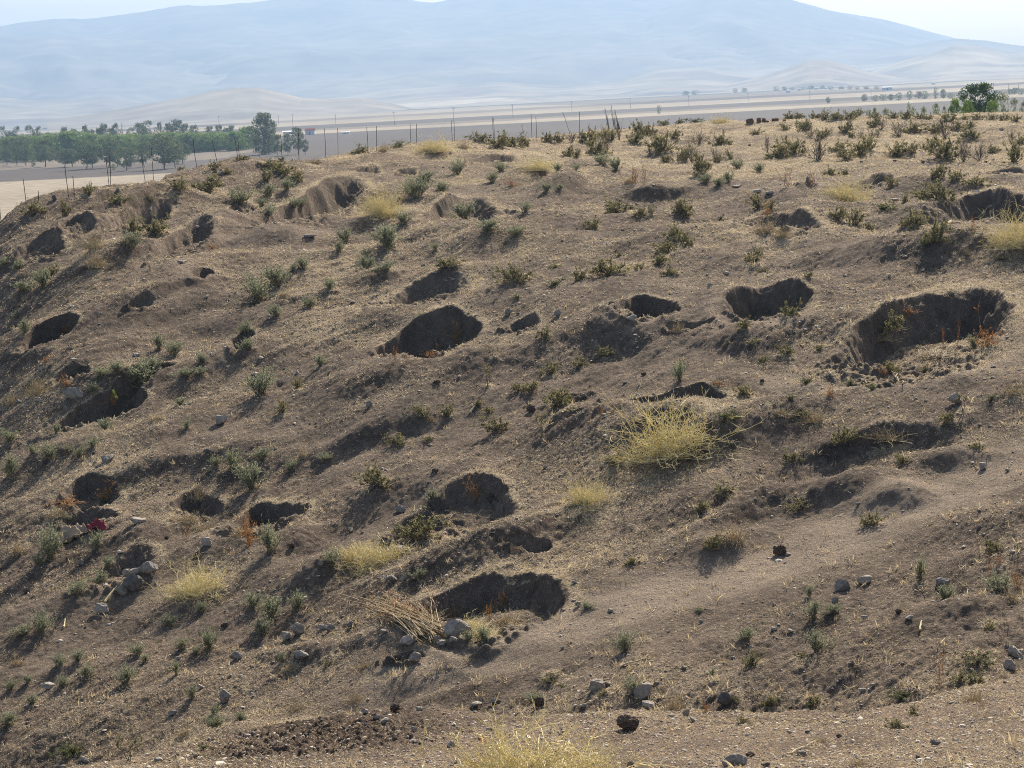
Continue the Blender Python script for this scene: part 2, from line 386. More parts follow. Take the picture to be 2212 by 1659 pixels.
add(0,1,'sage',[(105,405,54,54),(165,495,84,64),(1670,288,145,145),(1790,175,94,124),(1965,85,74,74),(2140,215,64,64),(1900,95,44,44),(1590,495,64,84),(1600,605,64,94),(1785,390,74,84),(1030,605,94,74),(1125,635,74,84),(1310,685,54,74),(660,775,54,104),(760,750,64,74),(900,838,150,220),(1010,725,64,84),(1210,775,44,124),(1300,765,44,64),(2080,705,64,64),(680,1125,64,64),(610,875,54,64),(365,1145,54,44),(60,1195,74,104),(310,1295,74,104),(210,1275,54,54),(65,1428,135,94),(510,1295,64,74),(440,1265,44,44),(600,1235,64,84),(1515,1378,115,104),(1690,1305,64,114),(1630,1510,145,145),(1400,1355,64,64),(1210,1115,64,54),(2100,1325,54,84),(1890,1385,64,64),(670,1595,54,64),(20,65,54,74),(120,85,54,64),(160,225,64,144),(280,195,94,104),(1170,965,44,54),(2010,325,64,74),(820,790,60,80)])
add(0,1,'thorn',[(340,115,64,84),(1930,855,74,64),(1830,1018,95,64)])
add(0,1,'sapling',[])
add(0,1,'sage',[(1690,900,155,168)])
add(0,1,'dull',[(250,890,155,265)])
add(0,1,'hay',[(620,70,110,144),(1960,1305,94,64),(1020,1055,34,104),(1300,1565,84,124),(1840,255,40,80),(90,945,50,120)])
add(0,1,'rust',[(430,835,64,64),(730,958,64,94),(430,478,64,54),(300,685,54,44),(700,1568,104,134),(420,1608,54,205)])
add(1,1,'thorn',[(1130,158,115,165),(1550,158,94,94),(1740,118,115,184),(1390,74,34,64),(1920,84,44,104),(2060,45,64,114),(2130,114,44,84),(690,65,64,134),(1310,520,74,84),(1360,765,84,94),(1550,715,74,84),(1720,645,64,104),(1160,865,54,94),(1240,865,74,84),(1400,968,135,155),(530,1028,74,104),(690,1028,84,94),(1010,1128,105,135),(350,1215,74,104),(570,1194,44,54),(240,1490,145,185),(1480,1004,34,64),(960,1004,44,64),(880,964,44,54),(1140,274,44,44),(1780,1328,74,124)])
add(1,1,'sapling',[(985,656,74,46),(950,838,135,74),(1300,1158,155,64)])
add(1,1,'green',[(1375,194,44,104),(2170,1075,60,80)])
add(1,1,'sage',[(160,85,74,84),(280,95,54,124),(590,1575,64,64),(2190,805,125,84)])
add(1,1,'hay',[(2180,488,74,74),(580,1068,44,54)])
add(1,1,'straw',[(2150,1270,410,760),(1600,1600,205,300)])
add(1,1,'rust',[(750,555,115,104),(590,645,64,104),(870,1568,145,84)])
add(1,1,'stalk',[(340,690,115,64),(425,695,90,40),(1680,1030,60,60)])
add(2,1,'thorn',[(460,35,54,84),(530,104,34,64),(700,388,94,104),(395,465,74,74),(460,565,44,74),(680,636,74,84),(620,604,34,54),(520,684,44,54),(400,896,74,104),(1340,470,130,180),(880,604,44,54),(1350,745,74,84),(1570,745,54,64),(780,1036,54,94),(1040,1208,125,125),(710,1318,74,124),(1430,1345,74,84),(1720,1068,84,94),(1910,1245,54,84),(2070,24,34,74),(260,1528,64,124),(130,1648,84,74),(740,1638,64,134),(820,134,44,54)])
add(2,1,'green',[(270,1075,74,114),(340,1055,44,74),(800,824,44,74),(1090,834,44,54),(1230,864,44,54),(700,924,34,64),(2000,934,44,64)])
add(2,1,'sapling',[(1820,996,125,50)])
add(2,1,'hay',[(640,1014,44,164),(850,1066,74,204),(1340,1176,74,224),(2150,886,64,144),(1290,540,60,140),(1620,640,40,220)])
add(2,1,'rust',[(1460,376,64,94),(960,906,64,94),(1300,766,64,54),(1970,590,220,175),(240,836,64,104)])
add(2,1,'sage',[(1890,588,74,64)])
add(2,1,'stalk',[(1690,606,155,24),(1780,596,185,24)])
add(0,2,'sage',[(320,300,190,125),(245,352,94,74),(620,236,105,94),(1755,258,155,114),(500,536,94,114),(640,466,84,94),(270,778,125,114),(140,796,64,114),(1750,708,145,104),(1700,788,94,94),(1925,626,105,94),(1640,616,84,94),(1095,736,64,84),(1300,646,64,64),(890,926,84,84),(940,966,54,54),(1180,876,64,84),(1360,886,115,94),(820,1096,94,124),(510,966,74,74),(380,996,74,74),(560,1066,84,84),(405,1126,64,64),(70,1146,64,74),(210,1236,54,64),(180,1106,54,54),(1245,1196,84,64),(1140,1056,84,44),(1390,1306,64,64),(1400,1396,94,104),(2150,336,94,84),(440,56,44,54),(60,1376,74,114),(1830,966,64,44),(700,356,64,64),(1560,1346,54,74),(1270,910,40,60)])
add(0,2,'dull',[(1930,1290,105,205)])
add(0,2,'sapling',[(830,1610,185,115)])
add(0,2,'green',[(460,1566,84,184),(1330,1536,44,74)])
add(0,2,'hay',[(1190,1436,44,94),(110,986,60,100),(1880,1016,54,104),(1150,60,50,160),(700,560,30,60),(120,260,70,120)])
add(0,2,'thorn',[(2120,986,44,74)])
add(0,2,'straw',[(1290,520,240,490)])
add(0,2,'rust',[(1620,210,205,135)])
add(0,2,'stalk',[(1210,195,135,44)])
add(1,2,'sage',[(500,426,64,84),(1840,896,125,124),(1900,1156,94,104),(1250,1216,54,104),(920,826,84,84),(820,836,64,54),(1590,626,44,74)])
add(1,2,'dull',[(90,1226,105,190)])
add(1,2,'thorn',[(490,160,165,240),(1700,1176,44,54),(1350,1096,64,84),(1440,1136,34,44),(1890,336,74,74)])
add(1,2,'hay',[(360,966,64,225),(150,1006,54,74),(2160,1286,124,144),(400,270,60,140),(60,330,60,150)])
add(1,2,'tangle',[(200,340,170,520),(1250,1715,420,1150),(950,1690,200,500),(1600,1720,250,500)])
add(1,2,'stalk',[(1060,606,135,64),(960,706,155,44),(720,706,130,70)])
add(2,2,'sage',[(1540,436,145,64),(840,686,125,94),(970,656,64,84),(1700,566,84,94),(2040,506,105,155),(410,826,74,104),(880,906,135,114),(820,546,74,44),(190,1046,44,54),(110,646,34,44)])
add(2,2,'thorn',[(440,990,94,114),(200,228,105,104),(580,1238,84,94),(850,1228,74,94),(770,946,44,64),(1900,968,74,205),(1790,1098,84,104),(1890,1098,74,94),(2010,246,84,114),(1990,766,74,84),(1500,1316,84,74),(1390,1396,84,104),(400,1376,64,94),(340,1226,54,54),(1230,76,84,124)])
add(2,2,'green',[(1420,1196,54,144)])
add(2,2,'hay',[(900,1496,64,104),(1150,1646,84,144),(1890,1226,105,144),(330,186,125,155),(2130,566,74,104),(1950,1330,40,120)])
add(2,2,'rust',[(2170,486,135,64),(160,1296,125,74)])
add(2,2,'stalk',[(2000,426,185,44),(2052,336,95,34),(1670,1146,265,44),(1935,1276,135,64)])
add(1,2,'straw',[(830,745,75,260),(640,800,60,230),(930,800,70,230)])
add(1,2,'tangle',[(330,300,110,330),(90,300,120,330)])
add(1,2,'hay',[(560,700,80,190),(1080,720,80,180),(1000,640,80,170)])
add(0,2,'hay',[(1230,60,70,150),(1340,110,60,120),(1560,150,70,130),(380,20,60,160)])

for kind, px, py, h, w in PLANTS:
    if kind not in ('thorn', 'hay', 'straw', 'sage', 'twig', 'dull', 'sapling'): continue
    c = surf(Z, px, py)
    if c[1] > 110: continue
    wm = min(max(w * c[1] / FPX, .2), 1.6); R = wm * 1.6
    r0, r1 = np.searchsorted(ys, [c[1] - R, c[1] + R]); k0, k1 = np.searchsorted(us, [(c[0] - R) / c[1], (c[0] + R) / c[1]])
    sl = (slice(r0, r1), slice(k0, k1))
    d2 = ((GX[sl] - c[0] + .3 * warpx[sl]) ** 2 + (GY[sl] - c[1] + .3 * warpy[sl]) ** 2) / (wm * .62) ** 2
    g = np.exp(-d2)
    if kind in ('thorn', 'twig', 'sage', 'sapling'): Z[sl] += .16 * wm * g * (1 - .5 * pitmask[sl])
    strawy[sl] = np.maximum(strawy[sl], .8 * g * (kind != 'sage') + .35 * g)
# worn track on the lower right slope
TRACK = [(880,1435),(1050,1400),(1250,1340),(1450,1280),(1650,1215),(1850,1140),(2050,1060),(2300,950)]
tw = np.array([surf(ZB, *p)[:2] for p in TRACK])
def poly_dist(px_, py_, L):
    best = np.full(px_.shape, 1e9)
    for (x0, y0), (x1, y1) in zip(L[:-1], L[1:]):
        dx, dy = x1 - x0, y1 - y0
        t = np.clip(((px_ - x0) * dx + (py_ - y0) * dy) / (dx * dx + dy * dy), 0, 1)
        best = np.minimum(best, np.hypot(px_ - x0 - t * dx, py_ - y0 - t * dy))
    return best
rows = slice(0, int(np.searchsorted(ys, 45)))
td = poly_dist(GX[rows] + .4 * warpx[rows], GY[rows] + .4 * warpy[rows], tw)
trk = np.exp(-(td / .85) ** 4)
hw = np.exp(-(td / 1.7) ** 4)
Z[rows] -= (hum[rows] - .15) * .85 * hw
sm = .5 * hw
bare[rows] = np.maximum(bare[rows], .85 * trk); noise_damp[rows] = np.minimum(noise_damp[rows], 1 - .7 * hw)
Z[rows] -= .06 * trk
for (x, y, rx, ry, t, k) in [(860,792,110,16,6,.7),(1240,590,120,20,8,.35),(390,575,50,40,60,.55),(620,512,110,14,6,.45),(1700,560,260,26,4,.4),
                             (1350,690,60,26,0,.5),(1560,505,90,12,0,.45),(1760,395,80,10,0,.6),(1960,850,150,18,6,.45),(700,1270,60,22,20,.4),(190,980,90,18,10,.4),
                             (1010,420,70,14,0,.5),(1650,1480,500,40,3,.25)]:
    sl, a, b = local(x, y, rx, ry, t, 2.2)
    bare[sl] = np.maximum(bare[sl], k * np.exp(-(a * a + b * b)))

# the near bank the photographer looks down on
BANK = lambda x, y: -1.9 - .21 * y
EDGE = [(-500,1780),(0,1692),(100,1662),(350,1612),(560,1572),(800,1528),(1100,1534),(1400,1528),(1600,1533),(1850,1530),(2000,1508),(2212,1452),(2700,1370)]
ew = []
for px, py in EDGE:
    kx, kz = ray(px, py); Y = -1.9 / (kz + .21); ew.append((kx * Y, Y))
ew = np.array(ew)
eu = ew[:, 0] / ew[:, 1]
edge_y = np.interp(UU[:1], eu, ew[:, 1])[0][None] + .25 * noise(GX * .9, GX * 0 + 3.3, 5) + .10 * noise(GX * 3.1, GX * 0 + 1.3, 6)
over = GY - edge_y
zb = BANK(GX, GY) - .55 * np.log1p(np.exp(np.clip(over / .14, -30, 30))) * .14 / .55 * .8
bank = sstep(.06, -.06, Z - zb)
kk = .06
m_ = np.maximum(Z, zb); Z = m_ + kk * np.log1p(np.exp(-np.abs(Z - zb) / kk))
bank_top = bank * sstep(.15, -.1, over)

# surface roughness: run-off streaks down the fall line, lumps, clods
p_ = (GX * .62 + GY * .78); q_ = (GX * .78 - GY * .62)
det = (.11 * noise(GX * .23, GY * .23, 1) + .05 * noise(GX * .55, GY * .55, 2)
       + .052 * noise(q_ * 1.9, p_ * .5, 3) + .030 * noise(q_ * 4.6, p_ * 1.15, 4) + .019 * noise(q_ * 11, p_ * 3.0, 8) + .011 * noise(q_ * 21, p_ * 8, 18)
       + .010 * noise(GX * 2.6, GY * 2.6, 5)) * (.6 + .55 * sstep(-.5, .5, noise(GX * .21, GY * .21, 77)))
fine = .008 * noise(GX * 6.5, GY * 6.5, 6) + .010 * noise(GX * 15, GY * 15, 7) + .006 * noise(GX * 27, GY * 27, 12)
clod = np.abs(noise(GX * 9, GY * 9, 9)) * .05 + np.abs(noise(GX * 19, GY * 19, 10)) * .03
def bank_pt(px, py):
    kx, kz = ray(px, py); Y = -1.9 / (kz + .21); return kx * Y, Y
bx_, by_ = bank_pt(690, 1592); bl_ = abs(bank_pt(950, 1592)[0] - bx_); bd_ = abs(bank_pt(690, 1540)[1] - by_)
a = (GX - bx_) / bl_ + .5 * warpx; b = (GY - by_) / bd_ - .12 * (GX - bx_) + .4 * warpy
clods = np.exp(-(a * a + b * b) ** 2 * .6)
clods *= bank_top
Z += (det * noise_damp * (1 - .6 * bank_top) + fine * (.35 + .65 * noise_damp)) * sstep(8, 14, GY) + clod * clods * 1.3
fresh = np.maximum(fresh, clods * .9)
ZW = Z + CAMZ

# masks for the soil colour
dzy = np.gradient(Z, axis=0) / np.gradient(GY, axis=0)
dzx = np.gradient(Z, axis=1) / np.maximum(np.gradient(GX, axis=1), 1e-4)
slope = np.hypot(dzx, dzy)
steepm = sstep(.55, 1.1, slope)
big = fbm(GX * .16, GY * .16, 21, 4)
med = fbm(GX * .6, GY * .6, 25, 3)
plateau = sstep(58, 80, GY + GX * .35)
strawy = np.clip(strawy + .42 + .45 * big + .22 * med + .45 * plateau - .15 * bare - .35 * fresh, 0, 1) * (1 - steepm)
bare = np.clip(bare + .22 * sstep(.05, .6, -big) , 0, 1) * (1 - .6 * steepm)
fresh = np.clip(np.maximum(fresh, .35 * steepm), 0, 1)  # steep faces get part of the dark earth colour as well
bankc = bank_top
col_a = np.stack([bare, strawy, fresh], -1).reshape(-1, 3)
col_b = np.stack([bankc, pitmask * steepm, plateau], -1).reshape(-1, 3)

def soil_material():
    m, nt, out = new_mat('hillside soil')
    L = nt.links.new
    A_ = N(nt, 'ShaderNodeAttribute', attribute_name='mask'); B_ = N(nt, 'ShaderNodeAttribute', attribute_name='maskb')
    sa = N(nt, 'ShaderNodeSeparateColor'); L(A_.outputs['Color'], sa.inputs[0])
    sb = N(nt, 'ShaderNodeSeparateColor'); L(B_.outputs['Color'], sb.inputs[0])
    tc = N(nt, 'ShaderNodeTexCoord')
    def tex(scale, detail=4, rough=.6, dist=0):
        n_ = N(nt, 'ShaderNodeTexNoise'); n_.inputs['Scale'].default_value = scale; n_.inputs['Detail'].default_value = detail
        n_.inputs['Roughness'].default_value = rough; n_.inputs['Distortion'].default_value = dist
        L(tc.outputs['Object'], n_.inputs['Vector']); return n_
    def mix(f, a, b, bt='MIX'):
        mx = N(nt, 'ShaderNodeMix', data_type='RGBA', blend_type=bt)
        for sock, v in ((mx.inputs[0], f), (mx.inputs[6], a), (mx.inputs[7], b)):
            if hasattr(v, 'type'): L(v, sock)
            else: sock.default_value = v if isinstance(v, float) else (*v, 1)
        return mx.outputs[2]
    def math_(op, a, b=None, c=None):
        mn = N(nt, 'ShaderNodeMath', operation=op)
        for k, v in enumerate((a, b, c)):
            if v is None: continue
            if hasattr(v, 'type'): L(v, mn.inputs[k])
            else: mn.inputs[k].default_value = v
        return mn.outputs[0]
    n_fine = tex(38, 5, .7); n_mid = tex(7, 5, .65); n_big = tex(1.1, 6, .62); n_grain = tex(70, 3, .7)
    r_soil = ramp(nt, [(.3, (.092, .070, .053)), (.5, (.160, .122, .092)), (.72, (.25, .196, .150))])
    L(n_mid.outputs[0], r_soil.inputs[0])
    c = r_soil.outputs[0]
    c = mix(sa.outputs[0], c, (.285, .225, .168))                       # trodden pale earth
    c = mix(math_('MULTIPLY', sa.outputs[2], .75), c, (.08, .055, .040))   # dark earth: freshly turned spoil and clods, also hump fronts and steep faces
    wn = ramp(nt, [(.3, (.13, .098, .074)), (.55, (.21, .165, .125)), (.75, (.29, .23, .175))]); L(tex(4.5, 6, .7).outputs[0], wn.inputs[0])
    c = mix(sb.outputs[1], c, wn.outputs[0])                       # cut pit walls
    c = mix(math_('MULTIPLY', sb.outputs[0], math_('MULTIPLY_ADD', sa.outputs[2], -.9, .9)), c, (.22, .162, .122))  # pale pinkish bank
    # litter of straw: short flecks where the mask allows
    fl = math_('SUBTRACT', n_fine.outputs[0], math_('MULTIPLY_ADD', sa.outputs[1], -.24, .665))
    fl = math_('MULTIPLY', fl, 14.0); fl = math_('MINIMUM', math_('MAXIMUM', fl, 0.0), 1.0)
    c = mix(math_('MULTIPLY', fl, .85), c, (.47, .375, .245))
    vor = N(nt, 'ShaderNodeTexVoronoi'); vor.inputs['Scale'].default_value = 17; L(tc.outputs['Object'], vor.inputs['Vector'])
    pb = math_('LESS_THAN', vor.outputs['Distance'], .17)
    vsep = N(nt, 'ShaderNodeSeparateColor'); L(vor.outputs['Color'], vsep.inputs[0])
    pb = math_('MULTIPLY', pb, math_('LESS_THAN', vsep.outputs[0], .12))
    c = mix(pb, c, (.42, .36, .285))
    g = ramp(nt, [(.3, (.38, .38, .38)), (.5, (1, 1, 1)), (.68, (1.7, 1.66, 1.6))]); L(n_grain.outputs[0], g.inputs[0])
    c = mix(.8, c, g.outputs[0], 'MULTIPLY')
    g2 = ramp(nt, [(.32, (.66, .655, .66)), (.5, (.97, .97, .97)), (.68, (1.2, 1.19, 1.17))]); L(n_big.outputs[0], g2.inputs[0])
    c = mix(1.0, c, g2.outputs[0], 'MULTIPLY')
    bs = N(nt, 'ShaderNodeBsdfPrincipled'); bs.inputs['Roughness'].default_value = 1; bs.inputs['Specular IOR Level'].default_value = .05
    L(c, bs.inputs['Base Color'])
    hsum = math_('ADD', math_('MULTIPLY', n_fine.outputs[0], .085), math_('ADD', math_('MULTIPLY', n_mid.outputs[0], .10), math_('MULTIPLY', pb, .012)))
    bp = N(nt, 'ShaderNodeBump'); bp.inputs['Strength'].default_value = 1.0; bp.inputs['Distance'].default_value = 1.0
    L(hsum, bp.inputs['Height']); L(bp.outputs[0], bs.inputs['Normal'])
    L(bs.outputs[0], out.inputs[0])
    return m
M['soil'] = soil_material()
V = np.stack([GX, GY, ZW], -1).reshape(-1, 3)
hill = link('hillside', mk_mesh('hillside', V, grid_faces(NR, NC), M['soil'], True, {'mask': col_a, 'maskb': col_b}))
tag(hill, kind='structure')
print('terrain', round(time.time() - T0, 1))

# ------------------------------------------------------------------ plain with its field strips
py_ = np.concatenate([[-400, -60], np.geomspace(5, 8400, 520)]); pu = np.linspace(-1, 1, 260)
PX = pu[None] * (np.maximum(py_, 0)[:, None] * .62 + 160 + (py_[:, None] > 3000) * 0); PY = np.repeat(py_[:, None], 260, 1)
pale = np.array([.25, .207, .148]); dark = np.array([.060, .048, .042]); brown = np.array([.135, .108, .082]); mid = np.array([.23, .18, .13])
yb = PY + .035 * PX + 14 * noise(PX * .004, PY * .004, 31)
bands = [(0, pale), (432, dark), (528, brown), (655, dark), (905, pale), (1010, brown), (1090, dark), (1290, pale), (1460, mid), (1600, dark), (1850, pale),
         (2200, brown), (2500, dark), (2750, pale), (3200, mid), (3600, pale), (4200, brown)]
idx = np.clip(np.searchsorted([b_[0] for b_ in bands], yb) - 1, 0, len(bands) - 1)
pc = np.array([b_[1] for b_ in bands])[idx]
right = sstep(60, 90, PX - .1 * (PY - 400))
pc = np.where(((yb > 470) & (yb < 655) & (PX > -75))[..., None], dark, pc)
cell = _h(np.floor(PX / 330 + .0004 * PY), idx.astype(float), 5) / 4294967296.0
swap = ((cell > .66) & (yb > 1000))[..., None]
pc = np.where(swap, np.where(cell[..., None] > .85, brown, pale * .9), pc)
pc = pc * (1 + .16 * fbm(PX * .02, PY * .006, 41, 4))[..., None]
M['plain'] = attr_mat('field soil', .35)
Vp = np.stack([PX, PY, np.zeros_like(PX)], -1).reshape(-1, 3)
tag(link('plain', mk_mesh('plain', Vp, grid_faces(*PX.shape), M['plain'], False, {'col': pc.reshape(-1, 3)})), kind='structure')

# ------------------------------------------------------------------ hills and mountains, real relief in layers
M['hill'] = attr_mat('dry hill', .012)
def ridge(name, prof, depth, run, seed, rough=.1, c1=(.24, .195, .15), c2=(.17, .138, .118), pad=True, zlow=-6.0, fields=0.0):
    prof = np.array(prof, float)
    w = np.array([at(px, py, depth) for px, py in prof])
    x = np.linspace(w[0, 0], w[-1, 0], 220); hgt = np.interp(x, w[:, 0], w[:, 2])
    t = np.concatenate([np.linspace(0, 1, 46), np.linspace(1, 1.2, 6)[1:]])
    Xg, Tg = np.meshgrid(x, t)
    Yg = depth - run * (1 - Tg)
    Xg = Xg * Yg / depth
    shape = np.where(Tg <= 1, Tg ** 1.25, 1 - .5 * (Tg - 1))
    H = np.interp(x, w[:, 0], w[:, 2])[None] * 1.0
    valley = np.abs(fbm(Xg / (run * .30), Yg / (run * .55), seed, 5)) 
    Zg = zlow + (H - zlow) * shape
    env = np.sin(np.clip(Tg, 0, 1) * pi) ** .8
    Zg = Zg - (H - zlow) * (rough * 2.1) * valley * env + (H - zlow) * rough * .5 * fbm(Xg / (run * .1), Yg / (run * .1), seed + 3, 3) * env
    crest = np.exp(-((Tg - 1) / .08) ** 2)
    Zg = Zg + (H - zlow) * .012 * fbm(Xg / (run * .06), Yg / (run * .2), seed + 9, 3) * crest
    nz = fbm(Xg / (run * .22), Yg / (run * .22), seed + 5, 4)
    cc = np.array(c1) * (1 - sstep(-.5, .5, nz))[..., None] + np.array(c2) * sstep(-.5, .5, nz)[..., None]
    if fields:
        fx = _h(np.floor(Xg / (run * .16) + .6 * nz), np.floor(Yg / (run * .12) + .5 * nz), seed) / 4294967296.0
        low = sstep(.75, .2, Tg)
        cc = np.where((fx > 1 - fields)[..., None], cc * (1 - low)[..., None] + np.array([.42, .35, .26]) * low[..., None], cc)
        cc = np.where((fx < fields * .6)[..., None], cc * (1 - low)[..., None] + np.array([.11, .09, .085]) * low[..., None], cc)
    V_ = np.stack([Xg, Yg, Zg], -1).reshape(-1, 3)
    tag(link(name, mk_mesh(name, V_, grid_faces(*Xg.shape), M['hill'], True, {'col': cc.reshape(-1, 3)})), kind='structure')

ridge('mountain', [(-500,110),(-200,78),(0,57),(60,46),(110,40),(180,43),(240,36),(290,27),(340,20),(390,12),(470,9),(560,2),(620,-6),(740,-12),(850,-6),(880,0),(905,4),(940,4),(965,-1),(1000,-8),(1200,-14),(1400,-8),(1490,-1),(1520,0),(1700,8),(1900,40),(2212,120),(2600,200)], 7600, 3600, 3, .085, fields=.0)
ridge('mountain', [(1050,230),(1150,150),(1250,90),(1350,40),(1450,8),(1530,-14),(1610,-18),(1690,-7),(1720,2),(1800,26),(1860,41),(1900,51),(1960,66),(2010,77),(2040,88),(2130,115),(2300,150),(2600,210)], 6900, 2600, 11, .07)
ridge('mountain_foot', [(-400,70),(-100,76),(150,82),(350,86),(520,96),(700,112),(900,135),(1050,150),(1250,185),(1400,230)], 6300, 2200, 19, .09)
ridge('far_ridge', [(950,230),(1100,190),(1230,160),(1350,142),(1480,112),(1560,100),(1640,112),(1700,116),(1780,110),(1880,106),(1960,100),(2030,86),(2065,83),(2130,88),(2180,96),(2250,104),(2600,120)], 5600, 1900, 23, .08, fields=.12)
ridge('low_hills', [(-400,215),(0,210),(60,216),(160,214),(230,208),(290,222),(420,228),(560,220),(760,205),(900,190),(1010,182),(1080,176),(1200,185),(1330,176),(1420,150),(1520,145),(1600,160),(1700,168),(1850,160),(2000,150),(2300,140)], 4300, 1500, 31, .09, (.27,.22,.165), (.18,.148,.125), fields=.16)
ridge('low_hills', [(100,262),(200,246),(270,234),(330,222),(390,212),(450,198),(510,190),(560,189),(600,199),(650,211),(720,214),(780,211),(840,222),(900,236),(960,248),(1050,262)], 2900, 700, 37, .07, (.25,.205,.15), (.19,.155,.12), fields=.07)
ridge('low_hills', [(1480,205),(1560,186),(1640,166),(1700,148),(1745,131),(1785,129),(1830,140),(1880,156),(1950,168),(2040,186),(2120,200)], 3500, 800, 41, .08, (.29,.235,.175), (.21,.17,.14), fields=.07)
ridge('low_hills', [(1780,190),(1850,166),(1930,138),(2000,118),(2060,97),(2120,101),(2180,112),(2212,112),(2300,104),(2420,120),(2600,150)], 3900, 1000, 43, .09, (.34,.28,.21), (.19,.16,.14), fields=.08)

# ------------------------------------------------------------------ geometry for plants
def tubes(paths, rad, sides=3):
    """paths (n, s, 3); rad (n, s) -> quads"""
    n_, s_, _ = paths.shape
    tg = np.gradient(paths, axis=1); tg /= np.linalg.norm(tg, axis=2, keepdims=True) + 1e-9
    ref = np.where(np.abs(tg[..., 2:3]) > .9, np.array([1., 0, 0]), np.array([0, 0, 1.]))
    e1 = np.cross(tg, ref); e1 /= np.linalg.norm(e1, axis=2, keepdims=True) + 1e-9
    e2 = np.cross(tg, e1)
    an = np.arange(sides) * 2 * pi / sides
    ring = paths[:, :, None] + rad[:, :, None, None] * (np.cos(an)[None, None, :, None] * e1[:, :, None] + np.sin(an)[None, None, :, None] * e2[:, :, None])
    V_ = ring.reshape(-1, 3)
    b_ = (np.arange(n_)[:, None, None] * s_ + np.arange(s_ - 1)[None, :, None]) * sides
    k = np.arange(sides)[None, None]; k2 = (np.arange(sides) + 1) % sides
    F_ = np.stack([b_ + k, b_ + k2[None, None], b_ + sides + k2[None, None], b_ + sides + k], -1).reshape(-1, 4)
    return V_, F_

def blades(pos, d, ln, wd, r):
    """flat pointed leaves, four corners each"""
    d = d / (np.linalg.norm(d, axis=1, keepdims=True) + 1e-9)
    s = np.cross(d, r.normal(size=d.shape)); s /= np.linalg.norm(s, axis=1, keepdims=True) + 1e-9
    mid_ = pos + d * (ln * .5)[:, None]
    V_ = np.stack([pos, mid_ + s * (wd * .5)[:, None], pos + d * ln[:, None], mid_ - s * (wd * .5)[:, None]], 1).reshape(-1, 3)
    return V_, np.arange(len(pos) * 4).reshape(-1, 4)

def arcs(r, n_, s_, lo, hi, lmin, lmax, droop=.3, wob=.06, start=.06):
    az = r.uniform(0, 2 * pi, n_); el = r.uniform(lo, hi, n_); ln = r.uniform(lmin, lmax, n_)
    t = np.linspace(0, 1, s_)
    d = np.stack([np.cos(az) * np.cos(el), np.sin(az) * np.cos(el), np.sin(el)], -1)
    p = r.normal(size=(n_, 3)) * start; p[:, 2] = 0
    P_ = p[:, None] + d[:, None] * (ln[:, None] * t)[..., None]
    P_[..., 2] -= droop * (np.cos(el) * ln)[:, None] * t ** 2
    w_ = np.cumsum(r.normal(size=(n_, s_, 3)) * wob, axis=1) * t[None, :, None]
    P_ += w_ * ln[:, None, None]
    P_[..., 2] = np.maximum(P_[..., 2], .0)
    return P_

def join(parts):
    vs, fs, o = [], [], 0
    for v, f in parts:
        vs.append(v); fs.append(f + o); o += len(v)
    return np.concatenate(vs), np.concatenate(fs)

def branch(r, P_, k, l0, l1, up=.3, s_=4, wob=.05):
    """k side shoots from every path"""
    n_, s0, _ = P_.shape
    i = np.repeat(np.arange(n_), k); t = r.uniform(.3, .98, len(i)) * (s0 - 1)
    j = np.minimum(t.astype(int), s0 - 2); f = (t - j)[:, None]
    p = P_[i, j] * (1 - f) + P_[i, j + 1] * f
    d = P_[i, j + 1] - P_[i, j]; d /= np.linalg.norm(d, axis=1, keepdims=True) + 1e-9
    d = d + r.normal(size=d.shape) * .55; d[:, 2] += up; d /= np.linalg.norm(d, axis=1, keepdims=True)
    ln = r.uniform(l0, l1, len(i)); tt = np.linspace(0, 1, s_)
    B_ = p[:, None] + d[:, None] * (ln[:, None] * tt)[..., None]
    B_ += np.cumsum(r.normal(size=B_.shape) * wob, axis=1) * tt[None, :, None] * ln[:, None, None]
    B_[..., 2] = np.maximum(B_[..., 2], 0)
    return B_

def taper(P_, r0, r1): return np.repeat(np.linspace(r0, r1, P_.shape[1])[None], len(P_), 0)

def on_paths(r, P_, m, lo=.3, hi=1.0):
    n_, s0, _ = P_.shape
    i = r.integers(0, n_, m); t = r.uniform(lo, hi, m) * (s0 - 1); j = np.minimum(t.astype(int), s0 - 2); f = (t - j)[:, None]
    p = P_[i, j] * (1 - f) + P_[i, j + 1] * f
    d = P_[i, j + 1] - P_[i, j]; d /= np.linalg.norm(d, axis=1, keepdims=True) + 1e-9
    return p, d

def g_thorn(r, leaf='thorn_leaf', dens=1.0, hay=True):
    ecc = r.uniform(-.35, .35, 2)
    S = arcs(r, 24, 6, .35, 1.45, .45, 1.05, .12, .10, .10); S[..., :2] += ecc * (S[..., 2:3])
    B_ = branch(r, S, 4, .12, .34, .25)
    st = join([tubes(S, taper(S, .018, .006)), tubes(B_, taper(B_, .008, .004))])
    # leaves gather in tight clumps along the shoots
    cp, cd = on_paths(r, B_, int(120 * dens), .2, 1)
    k = r.integers(0, len(cp), int(2300 * dens))
    p = cp[k] + r.normal(size=(len(k), 3)) * .035; d = cd[k] + r.normal(size=(len(k), 3)) * .8; d[:, 2] += .3
    p2, d2 = on_paths(r, B_, int(700 * dens), .0, 1); d2 = d2 + r.normal(size=d2.shape) * .7
    p = np.concatenate([p, p2]); d = np.concatenate([d, d2])
    lf = blades(p, d, r.uniform(.045, .095, len(p)), r.uniform(.022, .044, len(p)), r)
    out = {'stems': (*st, 'thorn_stem'), 'foliage': (*lf, leaf)}
    if hay:
        H = arcs(r, 90, 4, .1, .9, .15, .42, .25, .12, .18)
        out['dry_blades'] = (*tubes(H, taper(H, .010, .003)), 'hay')
    return out

